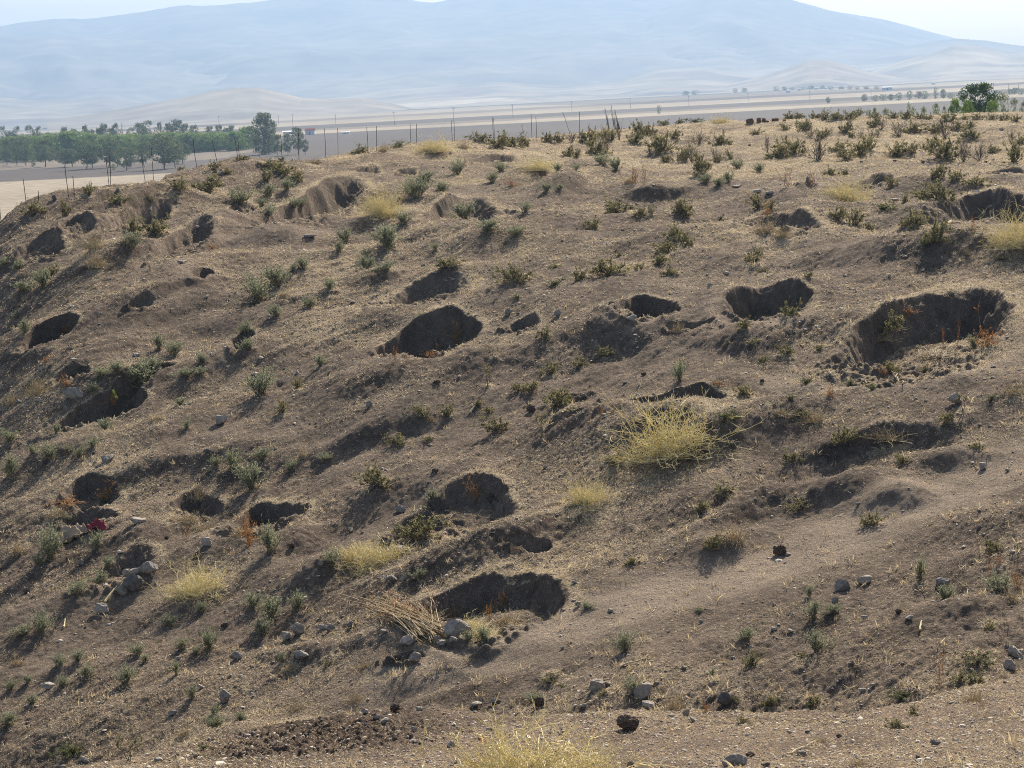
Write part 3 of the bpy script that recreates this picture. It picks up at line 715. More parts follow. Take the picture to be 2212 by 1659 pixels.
def g_sage(r):
    S = arcs(r, 46, 6, .75, 1.5, .55, 1.05, .10, .05, .09)
    B_ = branch(r, S, 3, .12, .3, .5)
    st = join([tubes(S, taper(S, .011, .004)), tubes(B_, taper(B_, .006, .003))])
    p, d = on_paths(r, S, 900, .25, 1); p2, d2 = on_paths(r, B_, 1500, .1, 1)
    p = np.concatenate([p, p2]); d = np.concatenate([d, d2]) + r.normal(size=(2400, 3)) * .5; d[:, 2] += .25
    lf = blades(p, d, r.uniform(.06, .12, 2400), r.uniform(.013, .026, 2400), r)
    H = arcs(r, 40, 4, .05, .6, .1, .3, .2, .12, .14)
    return {'stems': (*st, 'sage_stem'), 'foliage': (*lf, 'sage_leaf'), 'dry_blades': (*tubes(H, taper(H, .009, .003)), 'hay')}

def g_straw(r, mat='straw', n_=150, hi=1.25, k=1.0):
    S = arcs(r, n_, 8, .05, hi, .45, 1.15, .30, .085, .26)
    B_ = branch(r, S, 4, .14, .45, .12, 5, .09)
    C_ = branch(r, B_, 2, .06, .2, .1, 3, .08)
    st = join([tubes(S, taper(S, .0068 * k, .0036 * k)), tubes(B_, taper(B_, .0046 * k, .0026 * k)), tubes(C_, taper(C_, .0034 * k, .0022 * k))])
    G = arcs(r, n_, 4, .0, .5, .25, .75, .15, .10, .2)
    fl = tubes(G, taper(G, .006, .003))
    return {'stems': (*st, mat), 'fallen_stems': (*fl, 'straw_dull')}

def g_rust(r):
    S = arcs(r, 18, 7, .5, 1.45, .5, 1.05, .25, .12, .10)
    B_ = branch(r, S, 5, .10, .3, .0, 5, .16)
    st = join([tubes(S, taper(S, .013, .005)), tubes(B_, taper(B_, .007, .004))])
    p, d = on_paths(r, B_, 700, .2, 1); d = d + r.normal(size=d.shape)
    lf = blades(p, d, r.uniform(.03, .08, 700), r.uniform(.012, .03, 700), r)
    return {'stems': (*st, 'rust'), 'dead_leaves': (*lf, 'rust')}

def g_hay(r, mat='hay'):
    S = arcs(r, 170, 5, .15, 1.4, .35, 1.0, .35, .09, .22)
    st = tubes(S, taper(S, .013, .004))
    p, d = on_paths(r, S, 260, .5, 1); d = d + r.normal(size=d.shape) * .7
    lf = blades(p, d, r.uniform(.05, .12, 260), r.uniform(.012, .028, 260), r)
    return {'blades': (*st, mat), 'seed_heads': (*lf, 'straw_dull')}

def g_twig(r):
    S = arcs(r, 20, 7, .55, 1.5, .6, 1.05, .02, .09, .07)
    B_ = branch(r, S, 6, .12, .36, .4); C_ = branch(r, B_, 2, .06, .16, .3, 3)
    st = join([tubes(S, taper(S, .016, .006)), tubes(B_, taper(B_, .008, .004)), tubes(C_, taper(C_, .005, .003))])
    p, d = on_paths(r, C_, 420, .2, 1); d = d + r.normal(size=d.shape) * .6
    lf = blades(p, d, r.uniform(.03, .06, 420), r.uniform(.015, .03, 420), r)
    return {'stems': (*st, 'twig'), 'foliage': (*lf, 'thorn_leaf')}

def g_stalk(r):
    S = arcs(r, 7, 9, 1.2, 1.54, .6, 1.05, .02, .03, .08)
    B_ = branch(r, S, 7, .05, .14, .3)
    p, d = on_paths(r, S, 160, .35, 1); d = d + r.normal(size=d.shape) * .6
    return {'stems': (*join([tubes(S, taper(S, .008, .004)), tubes(B_, taper(B_, .005, .003))]), 'rust'),
            'seed_heads': (*blades(p, d, r.uniform(.02, .05, 160), r.uniform(.01, .02, 160), r), 'rust')}

def g_sapling(r):
    """a single crooked stem with a small leafy head"""
    S = arcs(r, 3, 9, 1.15, 1.5, .7, .9, .0, .05, .03)
    B_ = branch(r, S[:, 3:], 9, .10, .26, .2)
    p, d = on_paths(r, B_, 700, .1, 1); d = d + r.normal(size=d.shape) * .8
    return {'stems': (*join([tubes(S, taper(S, .016, .007)), tubes(B_, taper(B_, .007, .004))]), 'thorn_stem'),
            'foliage': (*blades(p, d, r.uniform(.03, .06, 700), r.uniform(.014, .026, 700), r), 'thorn_leaf')}

KINDS = { # key: generator, variants, object name, category, label stem, group
 'thorn': (lambda r: g_thorn(r), 6, 'thorn_shrub', 'shrub', 'olive thorn shrub', 'dark thorn shrubs on the mound'),
 'green': (lambda r: g_thorn(r, 'green_leaf', .8, False), 3, 'green_herb', 'herb', 'fresh green herb', 'fresh green herbs on the mound'),
 'sage': (g_sage, 6, 'feathery_herb', 'herb', 'grey-green feathery herb', 'grey-green herbs on the slope'),
 'straw': (lambda r: g_straw(r), 4, 'straw_bush', 'dry bush', 'yellow dry straw bush', 'yellow dry bushes'),
 'tangle': (lambda r: g_straw(r, 'straw', 75, .8, 1.45), 2, 'straw_bush', 'dry bush', 'sprawling tangled straw bush', 'yellow dry bushes'),
 'dull': (lambda r: g_straw(r, 'straw_dull', 85), 2, 'straw_bush', 'dry bush', 'dull buff dry bush', 'yellow dry bushes'),
 'rust': (g_rust, 4, 'dead_weed', 'dead weed', 'rusty dead weed', 'rusty dead weeds'),
 'hay': (lambda r: g_hay(r), 4, 'dry_grass_clump', 'dry grass', 'dry grass clump', 'golden dry grass clumps'),
 'twig': (g_twig, 5, 'bare_shrub', 'shrub', 'bare twiggy shrub', 'bare twiggy shrubs on the mound'),
 'stalk': (g_stalk, 3, 'dead_stalks', 'dead weed', 'upright rusty stalks', 'upright dead stalks'),
 'sapling': (g_sapling, 2, 'crooked_shrub', 'shrub', 'thin crooked shrub', 'dark thorn shrubs on the mound'),
}
PROTO = {}
for key, (gen, nv, nm, cat, lab, grp) in KINDS.items():
    PROTO[key] = []
    for v in range(nv):
        r = np.random.default_rng(1000 + hash(key) % 1 + sum(map(ord, key)) * 13 + v)
        parts = gen(r)
        allv = np.concatenate([p[0] for p in parts.values()])
        q = np.percentile(allv[:, :2], [1.5, 98.5], axis=0); cxy = q.mean(0); w_ = (q[1] - q[0]).mean(); h_ = np.percentile(allv[:, 2], 99.3)
        ms = {}
        for pn, (v_, f_, mt) in parts.items():
            v_ = v_.copy(); v_[:, :2] = (v_[:, :2] - cxy * .35) / w_; v_[:, 2] = v_[:, 2] / h_
            ms[pn] = mk_mesh(nm + '_' + pn, v_, f_, M[mt])
        PROTO[key].append(ms)
print('protos', round(time.time() - T0, 1))

# ------------------------------------------------------------------ labels that single a thing out
MARKS = [(912,728,'the deep oval pit'),(912,628,'the shallow pit above centre'),(1400,664,'the small round dark pit'),
 (1632,640,'the tapering pit right of centre'),(1990,705,'the big pit at right edge'),(2115,455,'the dark pit at upper right'),
 (1665,482,'the flat hollow at upper right'),(1835,400,'the upper right straw bush'),(655,462,'the earth scarp upper left'),(982,468,'the hollow at upper middle'),
 (432,594,'the tiny pit at upper left'),(98,712,'the dark pit at the left edge'),(212,886,'the long trench at far left'),(292,812,'the weedy trench at far left'),
 (192,1070,'the round pit at lower left'),(418,1092,'the straw-rimmed lower left pit'),(565,1122,'the pit of rusty weeds'),(1020,1085,'the grey-walled pit below centre'),
 (1045,1300,'the large boulder pit'),(1450,930,'the biggest straw bush'),(1265,1060,'the small bright straw bush'),(430,1250,'the straw bush beside boulders'),
 (155,1155,'the crumpled cloth'),(285,1262,'the boulder heap'),(1130,1630,'the foreground straw bush'),(2062,860,'the lone boulder at right'),(1388,1500,'the pale foreground stone'),
 (1840,1258,'the two stones by the track'),(1645,258,'the brown skyline blocks'),(2115,215,'the green skyline tree'),(1325,260,'the leaning crest posts'),
 (800,1180,'the flattened straw bush'),(840,430,'the straw bush by the scarp'),(1160,355,'the crest straw bush'),(940,315,'the skyline straw bush'),(2180,495,'the right edge straw bush'),
 (560,820,'the lone bushy herb'),(205,520,'the upper left buff bush'),(1355,1560,'the dark dung clod'),(2180,1415,'the white right edge stone'),(600,1330,'the lower left stone pair'),
 (330,372,'the crest pits at upper left'),(1480,790,'the middle right slope'),(640,1590,'the dark cloddy bank'),(2100,1330,'the lower right weedy patch'),(1700,1110,'the eroded step at right'),
 (1780,325,'the plateau shrub belt'),(1150,880,'the shrub cluster at centre'),(100,1500,'the bare lower left corner'),(2140,1570,'the bare lower right corner')]
ORD = ['nearest', 'second nearest', 'third nearest', 'fourth nearest', 'fifth nearest', 'sixth nearest', 'seventh nearest', 'eighth nearest', 'ninth nearest', 'tenth nearest']
NUMW = ['first','second','third','fourth','fifth','sixth','seventh','eighth','ninth','tenth','eleventh','twelfth','thirteenth','fourteenth','fifteenth','sixteenth','seventeenth','eighteenth','nineteenth','twentieth']
NUMW += ['twenty-' + s for s in NUMW[:9]] + ['thirtieth'] + ['thirty-' + s for s in NUMW[:9]] + ['fortieth']
def direction(dx, dy):
    a = math.degrees(math.atan2(-dy * 1.3, dx))
    for c_, nm in ((0, 'right of'), (45, 'above right of'), (90, 'above'), (135, 'above left of'), (180, 'left of'), (-180, 'left of'), (-135, 'below left of'), (-90, 'below'), (-45, 'below right of')):
        if abs(a - c_) <= 22.5: return nm
    return 'left of'
def make_labels(items):
    """items: list of (stem, px, py); a label each, from the nearest landmark and the rank beside it"""
    keys = []
    for stem, px, py in items:
        cand = [(math.hypot(px - x, (py - y) * 1.3), x, y, nm) for x, y, nm in MARKS]
        d, x, y, nm = min(cand)
        keys.append((stem, 'in' if d < 22 and ('pit' in nm or 'trench' in nm or 'hollow' in nm or 'belt' in nm or 'patch' in nm or 'cluster' in nm) else direction(px - x, py - y), nm, d))
    out = [None] * len(items); groups = {}
    for i, k in enumerate(keys): groups.setdefault(k[:3], []).append((k[3], i))
    for (stem, dr, nm), lst in groups.items():
        lst.sort()
        for rank, (d, i) in enumerate(lst):
            out[i] = f'{stem} {dr} {nm}' if len(lst) == 1 else f'{stem}, {ORD[min(rank, 9)]} {dr} {nm}'
    return out

# sizes relative to the same kind decide the look words
info = []
for kind, px, py, h, w in PLANTS:
    p = surf(Z, px, py)
    sc_ = p[1] / FPX / cos(PITCH)
    k_ = 1.0 if kind in ('straw', 'dull', 'stalk', 'tangle') else 1.25
    info.append((p, max(h * sc_ * (1.08 if kind in ('thorn', 'sapling') else k_), .06), max(w * sc_ * k_, .08)))
stems_ = []
for (kind, px, py, h, w), (p, hm, wm) in zip(PLANTS, info):
    lab = KINDS[kind][4]
    asp = h / w
    look = 'low ' if asp < .55 else ('tall ' if asp > 1.25 and kind != 'stalk' else ('small ' if w < 20 else ('broad ' if w > 44 else '')))
    stems_.append((look + lab, px, py))
labels = make_labels(stems_)
print('dup plant labels', len(labels) - len(set(labels)))
SPECIAL = {}
for i, ((kind, px, py, h, w), (p, hm, wm)) in enumerate(zip(PLANTS, info)):
    gen, nv, nm, cat, lab, grp = KINDS[kind]
    r = np.random.default_rng(5000 + i)
    ms = PROTO[kind][r.integers(nv)]
    o = link(nm, None, None, p - np.array([0, 0, .02])); o.empty_display_size = .1
    o.rotation_euler = (r.normal() * .06, r.normal() * .06, r.uniform(0, 2 * pi))
    o.scale = (wm, wm, hm)
    tag(o, labels[i], cat, grp)
    for pn, me in ms.items():
        if pn == 'dry_blades' and (hm < .15 or r.random() < .25): continue
        link(pn, me, o)
print('plants', len(PLANTS), round(time.time() - T0, 1))

# ------------------------------------------------------------------ stones, clods, blocks
def ico(sub):
    t = (1 + 5 ** .5) / 2
    v = np.array([(-1,t,0),(1,t,0),(-1,-t,0),(1,-t,0),(0,-1,t),(0,1,t),(0,-1,-t),(0,1,-t),(t,0,-1),(t,0,1),(-t,0,-1),(-t,0,1)], float)
    f = [(0,11,5),(0,5,1),(0,1,7),(0,7,10),(0,10,11),(1,5,9),(5,11,4),(11,10,2),(10,7,6),(7,1,8),(3,9,4),(3,4,2),(3,2,6),(3,6,8),(3,8,9),(4,9,5),(2,4,11),(6,2,10),(8,6,7),(9,8,1)]
    v = [x / np.linalg.norm(x) for x in v]
    for _ in range(sub):
        nf, cache = [], {}
        def m_(a, b):
            k = (min(a, b), max(a, b))
            if k not in cache:
                q = v[a] + v[b]; v.append(q / np.linalg.norm(q)); cache[k] = len(v) - 1
            return cache[k]
        for a, b, c in f:
            x, y, z = m_(a, b), m_(b, c), m_(c, a); nf += [(a, x, z), (b, y, x), (c, z, y), (x, y, z)]
        f = nf
    return np.array(v), np.array(f)
ICO3, ICO0, ICO1 = ico(3), ico(0), ico(1)
def stone_mesh(seed, mat, angular=.5, rough=.05):
    r = np.random.default_rng(seed); v, f = ICO3; v = v.copy()
    for _ in range(int(6 + 10 * angular)):       # split faces: cut by random planes
        n_ = r.normal(size=3); n_ /= np.linalg.norm(n_); c_ = r.uniform(.45, .85)
        d = v @ n_ - c_; v = np.where((d > 0)[:, None], v - n_ * d[:, None] * .93, v)
    v += (noise(v[:, 0] * 2.3 + seed, v[:, 1] * 2.3 + v[:, 2] * 1.7, seed)[:, None] * .10 + noise(v[:, 0] * 7 + seed, v[:, 1] * 7 + v[:, 2] * 5, seed + 1)[:, None] * rough) * v
    mn, mx = v.min(0), v.max(0); v = (v - (mn + mx) / 2) / (mx - mn)
    v[:, 2] += .5
    return mk_mesh('stone', v, f, M[mat], False)
def clod_mesh(seed, mat):
    r = np.random.default_rng(seed); v, f = ICO3; v = v.copy()
    v *= (1 + .35 * noise(v[:, 0] * 2 + seed, v[:, 1] * 2 + 3 * v[:, 2], seed) + .22 * noise(v[:, 0] * 5 + seed, v[:, 1] * 5 + 4 * v[:, 2], seed + 4) + .1 * noise(v[:, 0] * 11, v[:, 1] * 11 + 9 * v[:, 2], seed + 5))[:, None]
    mn, mx = v.min(0), v.max(0); v = (v - (mn + mx) / 2) / (mx - mn); v[:, 2] += .5
    return mk_mesh('clod', v, f, M[mat], False)
def block_mesh(seed, mat):
    r = np.random.default_rng(seed); v, f = ICO3; v = v.copy()
    v = np.sign(v) * np.abs(v) ** .45
    v *= (1 + .12 * noise(v[:, 0] * 1.6 + seed, v[:, 1] * 1.6 + 2 * v[:, 2], seed) + .05 * noise(v[:, 0] * 6 + seed, v[:, 1] * 6 + 4 * v[:, 2], seed + 4))[:, None]
    mn, mx = v.min(0), v.max(0); v = (v - (mn + mx) / 2) / (mx - mn); v[:, 2] += .5
    return mk_mesh('block', v, f, M[mat], False)
SM = {'pale': [stone_mesh(50 + k, 'stone_pale', .6) for k in range(6)], 'grey': [stone_mesh(70 + k, 'stone_grey', .5) for k in range(6)],
      'dark': [stone_mesh(90 + k, 'stone_dark', .4) for k in range(4)], 'clod': [clod_mesh(110 + k, 'clod') for k in range(4)],
      'brick': [block_mesh(130 + k, 'brick') for k in range(5)]}
SN = {'pale': ('stone', 'stone', 'pale stone', 'stones lying on the slope'), 'grey': ('stone', 'stone', 'grey stone', 'stones lying on the slope'),
      'dark': ('stone', 'stone', 'dark stone', 'stones lying on the slope'), 'clod': ('earth_clod', 'clod', 'dark dried clod', 'dark clods on the ground'),
      'brick': ('clay_block', 'block', 'brown clay block', 'brown blocks on the plateau')}
STONES = []
def stones(ix, iy, kind, rows_):
    for row in rows_:
        x, y, w = row[:3]; h = row[3] if len(row) > 3 else w * .6
        px, py = tile(ix, iy, x, y); STONES.append((kind, px, py, w / 3.0, h / 3.0))
stones(0,0,'dark',[(355,1298,40,30)])
stones(0,0,'pale',[(1430,1128,46,16),(2010,1538,80,20)])
stones(2,0,'brick',[(440,798,56,38),(495,793,34,38),(526,788,30,28),(600,785,50,26),(545,790,34,12),(660,783,24,12),(1062,1047,24,14),(1160,1052,24,14),(1376,1046,26,14),(1560,1054,24,14),(1965,1052,24,14),(2012,1043,22,14),(2080,1058,26,14),(668,895,14,14),(435,945,18,14)])
stones(2,0,'pale',[(565,1258,50,18),(485,1248,50,18),(350,1215,60,16),(2065,842,24,10),(1380,1300,40,14)])
stones(0,1,'grey',[(475,922,105,66),(700,1325,82,34),(115,955,44,24)])
stones(0,1,'pale',[(1440,1086,62,54),(1925,766,34,24),(885,650,44,18),(5,866,40,40),(350,1170,22,18),(1180,44,54,16),(480,680,40,18),(250,940,26,24)])
stones(0,1,'dark',[(600,1288,34,22),(1340,1270,44,20)])
stones(1,1,'grey',[(1085,376,40,36),(1405,384,46,30),(180,976,36,34),(380,1658,62,40)])
stones(1,1,'pale',[(1880,416,54,30),(1320,1370,24,14),(1840,825,26,14),(400,745,20,16)])
stones(1,1,'clod',[(610,1404,42,26),(1960,770,32,16),(965,1596,44,56),(1225,1010,50,44),(620,825,40,20)])
stones(2,1,'pale',[(1762,954,78,60),(1950,1380,50,42),(2105,1395,30,18),(180,198,34,20),(1135,1612,30,16),(1340,134,18,14)])
stones(2,1,'clod',[(515,816,28,18)])
stones(0,2,'pale',[(900,74,88,40),(1340,212,66,46),(815,416,58,46),(880,404,74,36),(655,648,88,52),(1860,824,66,44),(315,1144,86,36),(1155,958,34,22),(550,1616,74,30),(1030,1620,52,30),(1300,1144,44,24),(600,322,30,16),(2085,760,40,30),(410,1660,40,20),(780,268,44,16),(1640,1440,30,16)])
stones(0,2,'grey',[(960,392,104,66),(790,538,60,66),(520,342,46,38),(1925,788,82,66),(2135,772,66,46),(1530,954,78,48),(1950,946,104,44),(1465,1232,74,80),(1120,1314,50,28),(2080,344,34,26),(350,350,26,24)])
stones(0,2,'dark',[(855,500,116,92),(170,522,42,30)])
stones(0,2,'clod',[(1890,226,40,24),(1080,174,28,16),(1460,746,46,28)])
stones(1,2,'grey',[(735,812,150,112),(325,442,72,36),(65,748,68,42),(480,966,70,54),(620,848,50,44),(410,438,44,24)])
stones(1,2,'pale',[(655,862,54,30),(720,834,50,24),(440,842,104,40),(375,264,94,42),(1650,1150,96,62),(1720,1124,62,26),(1950,1204,106,92),(1990,1260,86,34),(875,1256,66,28),(285,1364,72,30),(715,1520,52,36),(510,1284,44,22),(1565,1264,44,22),(470,1420,38,30),(1250,1650,52,30),(1885,1644,52,36),(1535,604,38,26),(1745,644,34,18),(1515,464,44,18),(1420,444,34,20),(960,1414,44,22),(280,782,42,22),(150,1304,40,26),(2140,1328,44,22),(230,1336,44,20),(985,116,22,14),(1430,888,26,18)])
stones(1,2,'dark',[(1000,1242,66,32),(60,136,42,36)])
stones(1,2,'clod',[(1860,1408,155,84),(1285,1262,66,58),(1480,860,30,18),(350,1290,60,44)])
stones(2,2,'grey',[(1035,506,92,70),(1690,474,82,46),(350,1632,130,66),(990,584,36,30),(1635,1505,62,30),(770,1576,62,30),(2170,925,60,30)])
stones(2,2,'pale',[(1175,462,88,46),(1470,694,42,22),(1175,694,42,22),(2150,936,92,62),(2115,1020,74,60),(280,1648,44,36),(1165,1164,52,24),(1230,1130,34,20),(120,714,28,18),(595,768,38,22),(700,778,38,20),(20,1314,44,40),(15,1014,32,18),(1040,1368,32,16),(70,1354,54,24),(690,1438,34,20),(590,604,24,14),(1110,1320,30,16),(1880,1370,34,16),(330,955,30,20),(800,1105,24,14)])
stones(2,2,'dark',[(265,1240,88,70),(2108,892,34,30),(540,1656,54,30),(810,1434,30,20)])
stones(2,2,'clod',[(435,1584,62,30),(1015,1460,40,20),(1400,656,46,26),(630,278,76,60),(1520,1600,36,22)])
srows = []
for kind, px, py, w, h in STONES:
    asp = h / w
    look = 'flat ' if asp < .47 else ('large ' if w > 28 else ('chunky ' if asp > .72 else ('small ' if w < 12 else '')))
    srows.append((look + SN[kind][2], px, py))
slabels = make_labels(srows)
for i, (kind, px, py, w, h) in enumerate(STONES):
    p = surf(Z, px, py); sc_ = p[1] / FPX
    r = np.random.default_rng(9000 + i)
    o = link(SN[kind][0], SM[kind][r.integers(len(SM[kind]))], None, p - np.array([0, 0, h * sc_ * .13]))
    bk = .72 if kind == 'brick' else 1.0
    w, h = w * bk, h * bk
    o.scale = (w * sc_ * 1.25, w * sc_ * r.uniform(.65, .95), h * sc_ * 1.32)
    o.rotation_euler = (r.normal() * .12, r.normal() * .12, r.choice([0, pi]) + r.normal() * .35)
    tag(o, slabels[i], SN[kind][1], SN[kind][3])

# ------------------------------------------------------------------ fence posts along the crest
POSTS = [ # tile column, base x, base y, top x, top y
 (0,5,1425,-2,1330),(0,175,1330,150,1160),(0,248,1305,248,1238),(0,447,1280,420,1075),(0,485,1272,472,1140),(0,706,1190,687,1022),(0,712,1170,712,1005),(0,938,1115,912,985),
 (0,992,1108,978,945),(0,1275,1062,1250,902),(0,1410,1046,1375,910),(0,1545,1036,1520,890),(0,1552,1034,1540,892),(0,1677,1022,1677,866),(0,1828,1034,1818,870),(0,1934,1003,1933,830),
 (0,2110,1010,2102,832),(0,2187,985,2187,830),(1,175,1002,165,822),(1,228,975,228,817),(1,450,945,446,802),(1,487,915,487,803),(1,720,915,713,780),(1,733,912,730,782),
 (1,988,885,977,752),(1,993,880,985,766),(1,1235,882,1229,735),(1,1268,925,1260,756),(1,1327,925,1327,852),(1,1487,862,1435,726),(1,1543,925,1543,722),(1,1735,832,1708,702),(1,1772,838,1748,680),(1,1797,805,1772,708)]
pl = [(tile(c_, 0, bx, by), tile(c_, 0, tx, ty)) for c_, bx, by, tx, ty in POSTS]
for k, ((bx, by), (tx, ty)) in enumerate(pl):
    b_ = surf(Z, bx, by); t_ = at(tx, ty, b_[1]); d = t_ - b_; ln = np.linalg.norm(d)
    w_ = .009
    prof = np.array([(0, 0), (1, 0), (1, .22), (.22, .22), (.22, 1), (0, 1)]) * w_ * 2 - w_     # angle iron
    vb = np.array([(x, y, z * .0) for x, y in prof for z in (0,)])
    r = np.random.default_rng(300 + k)
    segs = 5; rings = []
    for s in range(segs):
        f = s / (segs - 1); off = d * f - np.array([0, 0, .15]) * (1 - f)
        bend = r.normal(size=2) * .004 * sin(pi * f)
        rings.append(np.c_[prof + bend + off[:2], np.full(6, off[2])])
    v_ = np.concatenate(rings)
    fs = [(s * 6 + a, s * 6 + (a + 1) % 6, (s + 1) * 6 + (a + 1) % 6, (s + 1) * 6 + a) for s in range(segs - 1) for a in range(6)]
    e_ = (segs - 1) * 6
    fs += [(e_, e_ + 1, e_ + 2, e_ + 3), (e_, e_ + 3, e_ + 4, e_ + 5)]
    o = link('fence_post', mk_mesh('fence_post', v_, fs, M['iron']), None, b_)
    lean = 'leaning ' if abs(tx - bx) > 7 else ''
    tag(o, f'thin dark {lean}iron fence post, {NUMW[k]} from the left along the crest', 'fence post', 'iron fence posts along the crest')
    if k in (31, 32, 33):
        S = arcs(r, 9, 7, 1.1, 1.5, .3, .85, .0, .06, .06) * np.array([.35, .35, ln])
        S = S + d[None, None] * (S[..., 2:3] / ln) * np.array([1, 1, 0])
        link('dead_vine', mk_mesh('dead_vine', *tubes(S, taper(S, .009, .004)), M['twig']), o)

# ------------------------------------------------------------------ trees
def g_tree(r, shape, nleaf=2600, lsize=.045, low=.35):
    """unit tree: height 1, crown width 1.  shape = (crown bottom, widest height, power)"""
    bot, widest, trunk_r, nclump = shape
    n_ = nclump
    h_ = r.uniform(bot, .97, n_)
    prof = np.where(h_ < widest, low + (1 - low) * np.sqrt(np.clip((h_ - bot) / (widest - bot), 0, 1)), np.sqrt(np.clip(1 - ((h_ - widest) / (1.02 - widest)) ** 2, .02, 1)))
    az = r.uniform(0, 2 * pi, n_); rad = prof * .44 * np.sqrt(r.uniform(.12, 1, n_)) * r.uniform(.8, 1.15, n_)
    C_ = np.stack([rad * np.cos(az), rad * np.sin(az), h_], -1)
    k = r.integers(0, n_, nleaf); sz = r.uniform(.035, .085, n_)
    dv = r.normal(size=(nleaf, 3)); dv /= np.linalg.norm(dv, axis=1, keepdims=True)
    p = C_[k] + dv * (sz[k] * r.uniform(.3, 1.0, nleaf) ** .6)[:, None] * np.array([1.15, 1.15, .75])
    d = dv + r.normal(size=dv.shape) * .6; d[:, 2] += .15
    lf = blades(p, d, r.uniform(.6, 1.3, nleaf) * lsize, r.uniform(.35, .7, nleaf) * lsize, r)
    t = np.linspace(0, 1, 6)
    tr = np.zeros((1, 6, 3)); tr[0, :, 2] = t * (widest + .15); tr[0, :, :2] = np.cumsum(r.normal(size=(6, 2)) * .012, 0); tr[0, 0, :2] = 0
    sel = r.choice(n_, min(22, n_), replace=False)
    s0 = r.uniform(bot * .75, widest, len(sel)); L_ = np.zeros((len(sel), 5, 3)); q = np.linspace(0, 1, 5)
    st_ = np.stack([np.interp(s0, tr[0, :, 2], tr[0, :, 0]), np.interp(s0, tr[0, :, 2], tr[0, :, 1]), np.minimum(s0, C_[sel, 2] - .02)], -1)
    L_ = st_[:, None] * (1 - q)[None, :, None] + C_[sel][:, None] * q[None, :, None]; L_[:, 1:4, 2] += .02
    tk = join([tubes(tr, np.linspace(trunk_r, trunk_r * .35, 6)[None], 7), tubes(L_, taper(L_, trunk_r * .35, .004), 4)])
    return lf, tk
TREES = {}
def tree_proto(key, leafm, shape, nv, **kw):
    TREES[key] = []
    for v in range(nv):
        r = np.random.default_rng(2000 + v * 7 + sum(map(ord, key)))
        lf, tk = g_tree(r, shape, **kw)
        TREES[key].append({'trunk': mk_mesh('tree_trunk', *tk, M['bark']), 'crown': mk_mesh('tree_crown', *lf, M[leafm])})
tree_proto('front', 'oliveleaf', (.20, .48, .022, 80), 4, nleaf=3600, lsize=.048)
tree_proto('pine', 'pine', (.10, .45, .02, 90), 4, nleaf=3400, lsize=.048)
tree_proto('broad', 'broad', (.03, .50, .02, 150), 4, nleaf=6500, lsize=.05, low=.8)
tree_proto('dark', 'pine', (.04, .42, .022, 190), 2, nleaf=12000, lsize=.036, low=.7)
tree_proto('dome', 'deep', (.22, .62, .03, 150), 1, nleaf=9000, lsize=.036)
tree_proto('pale', 'palegreen', (.03, .45, .02, 70), 3, nleaf=1800, lsize=.05)
tree_proto('narrow', 'pine', (.03, .35, .02, 60), 2, nleaf=1500, lsize=.05)
def tree(key, px, topy, w, base, label, group, name='tree', cat='tree'):
    r = np.random.default_rng(int(px * 7 + topy * 3))
    top = at(px, topy, base[1]); h = max(top[2] - base[2], .6); wm = w * base[1] / FPX
    ms = TREES[key][r.integers(len(TREES[key]))]
    o = link(name, None, None, base); o.scale = (wm, wm, h); o.rotation_euler = (0, 0, r.uniform(0, 6.28))
    tag(o, label, cat, group)
    for pn, me in ms.items(): link(pn, me, o)
    return o
FRONT = [(45,1070,900,95),(110,1072,890,80),(170,1075,880,90),(295,1080,900,125),(420,1082,960,110),(470,1080,965,85),(560,1096,900,130),(600,1090,940,85),(705,1086,880,130),(760,1080,950,70),(820,1106,955,115),
         (870,1062,1015,50),(935,1082,915,95),(1065,1096,868,170),(1135,1088,900,100),(1185,1062,925,95)]
FRONT.sort()
for k, (x, y, ty, w) in enumerate(FRONT):
    px, py = tile(0, 0, x, y); b_ = on_plain(px, py)
    tree('front', px, ty / 3, w / 3 * 1.35, b_, f'rounded grey-green tree on a bare trunk, {NUMW[k]} from the left in the front row', 'front row of the grove')
MIDR = [(30,890,110),(100,885,100),(170,875,120),(240,880,110),(300,865,120),(375,862,140),(450,855,130),(510,848,140),(580,862,110),(645,872,120),(700,870,100),(745,878,110),(815,872,110),(880,865,120),(960,872,100),
        (1040,862,120),(1100,858,110),(1155,856,110),(1210,862,110),(1260,858,120),(1310,865,100),(1355,858,110),(1400,868,100),(1450,858,120),(1500,868,100),(1540,850,110),(1600,820,120)]
for k, (x, ty, w) in enumerate(MIDR):
    px, _ = tile(0, 0, x, 0); r = np.random.default_rng(k); Y = 640 + r.uniform(-18, 25); kx, _k = ray(px, 330)
    tree('broad', px, ty / 3, w / 3 * r.uniform(1.3, 1.75), np.array([kx * Y, Y, 0]), f'bright green leafy tree, {NUMW[k]} from the left in the middle row', 'middle row of the grove')
BACK = [(20,822,85),(70,850,60),(115,822,62),(195,816,75),(255,822,62),(310,860,50),(420,822,65),(480,838,72),(555,816,62),(600,842,52),(640,830,60),(675,806,95),(720,830,60),(755,802,72),(850,830,60),(905,800,105),(960,786,110),(1040,790,44),
        (1095,800,70),(1150,780,130),(1205,800,70),(1260,812,72),(1360,816,72),(1420,810,66),(1470,830,60),(1505,811,62),(1580,835,60)]
for k, (x, ty, w) in enumerate(BACK):
    px, _ = tile(0, 0, x, 0); r = np.random.default_rng(50 + k); Y = 720 + r.uniform(-20, 40); kx, _k = ray(px, 300)
    tree('pine', px, ty / 3, w / 3 * 1.25, np.array([kx * Y, Y, 0]), f'dusky pine top, {NUMW[k]} from the left in the back row', 'back row of the grove')
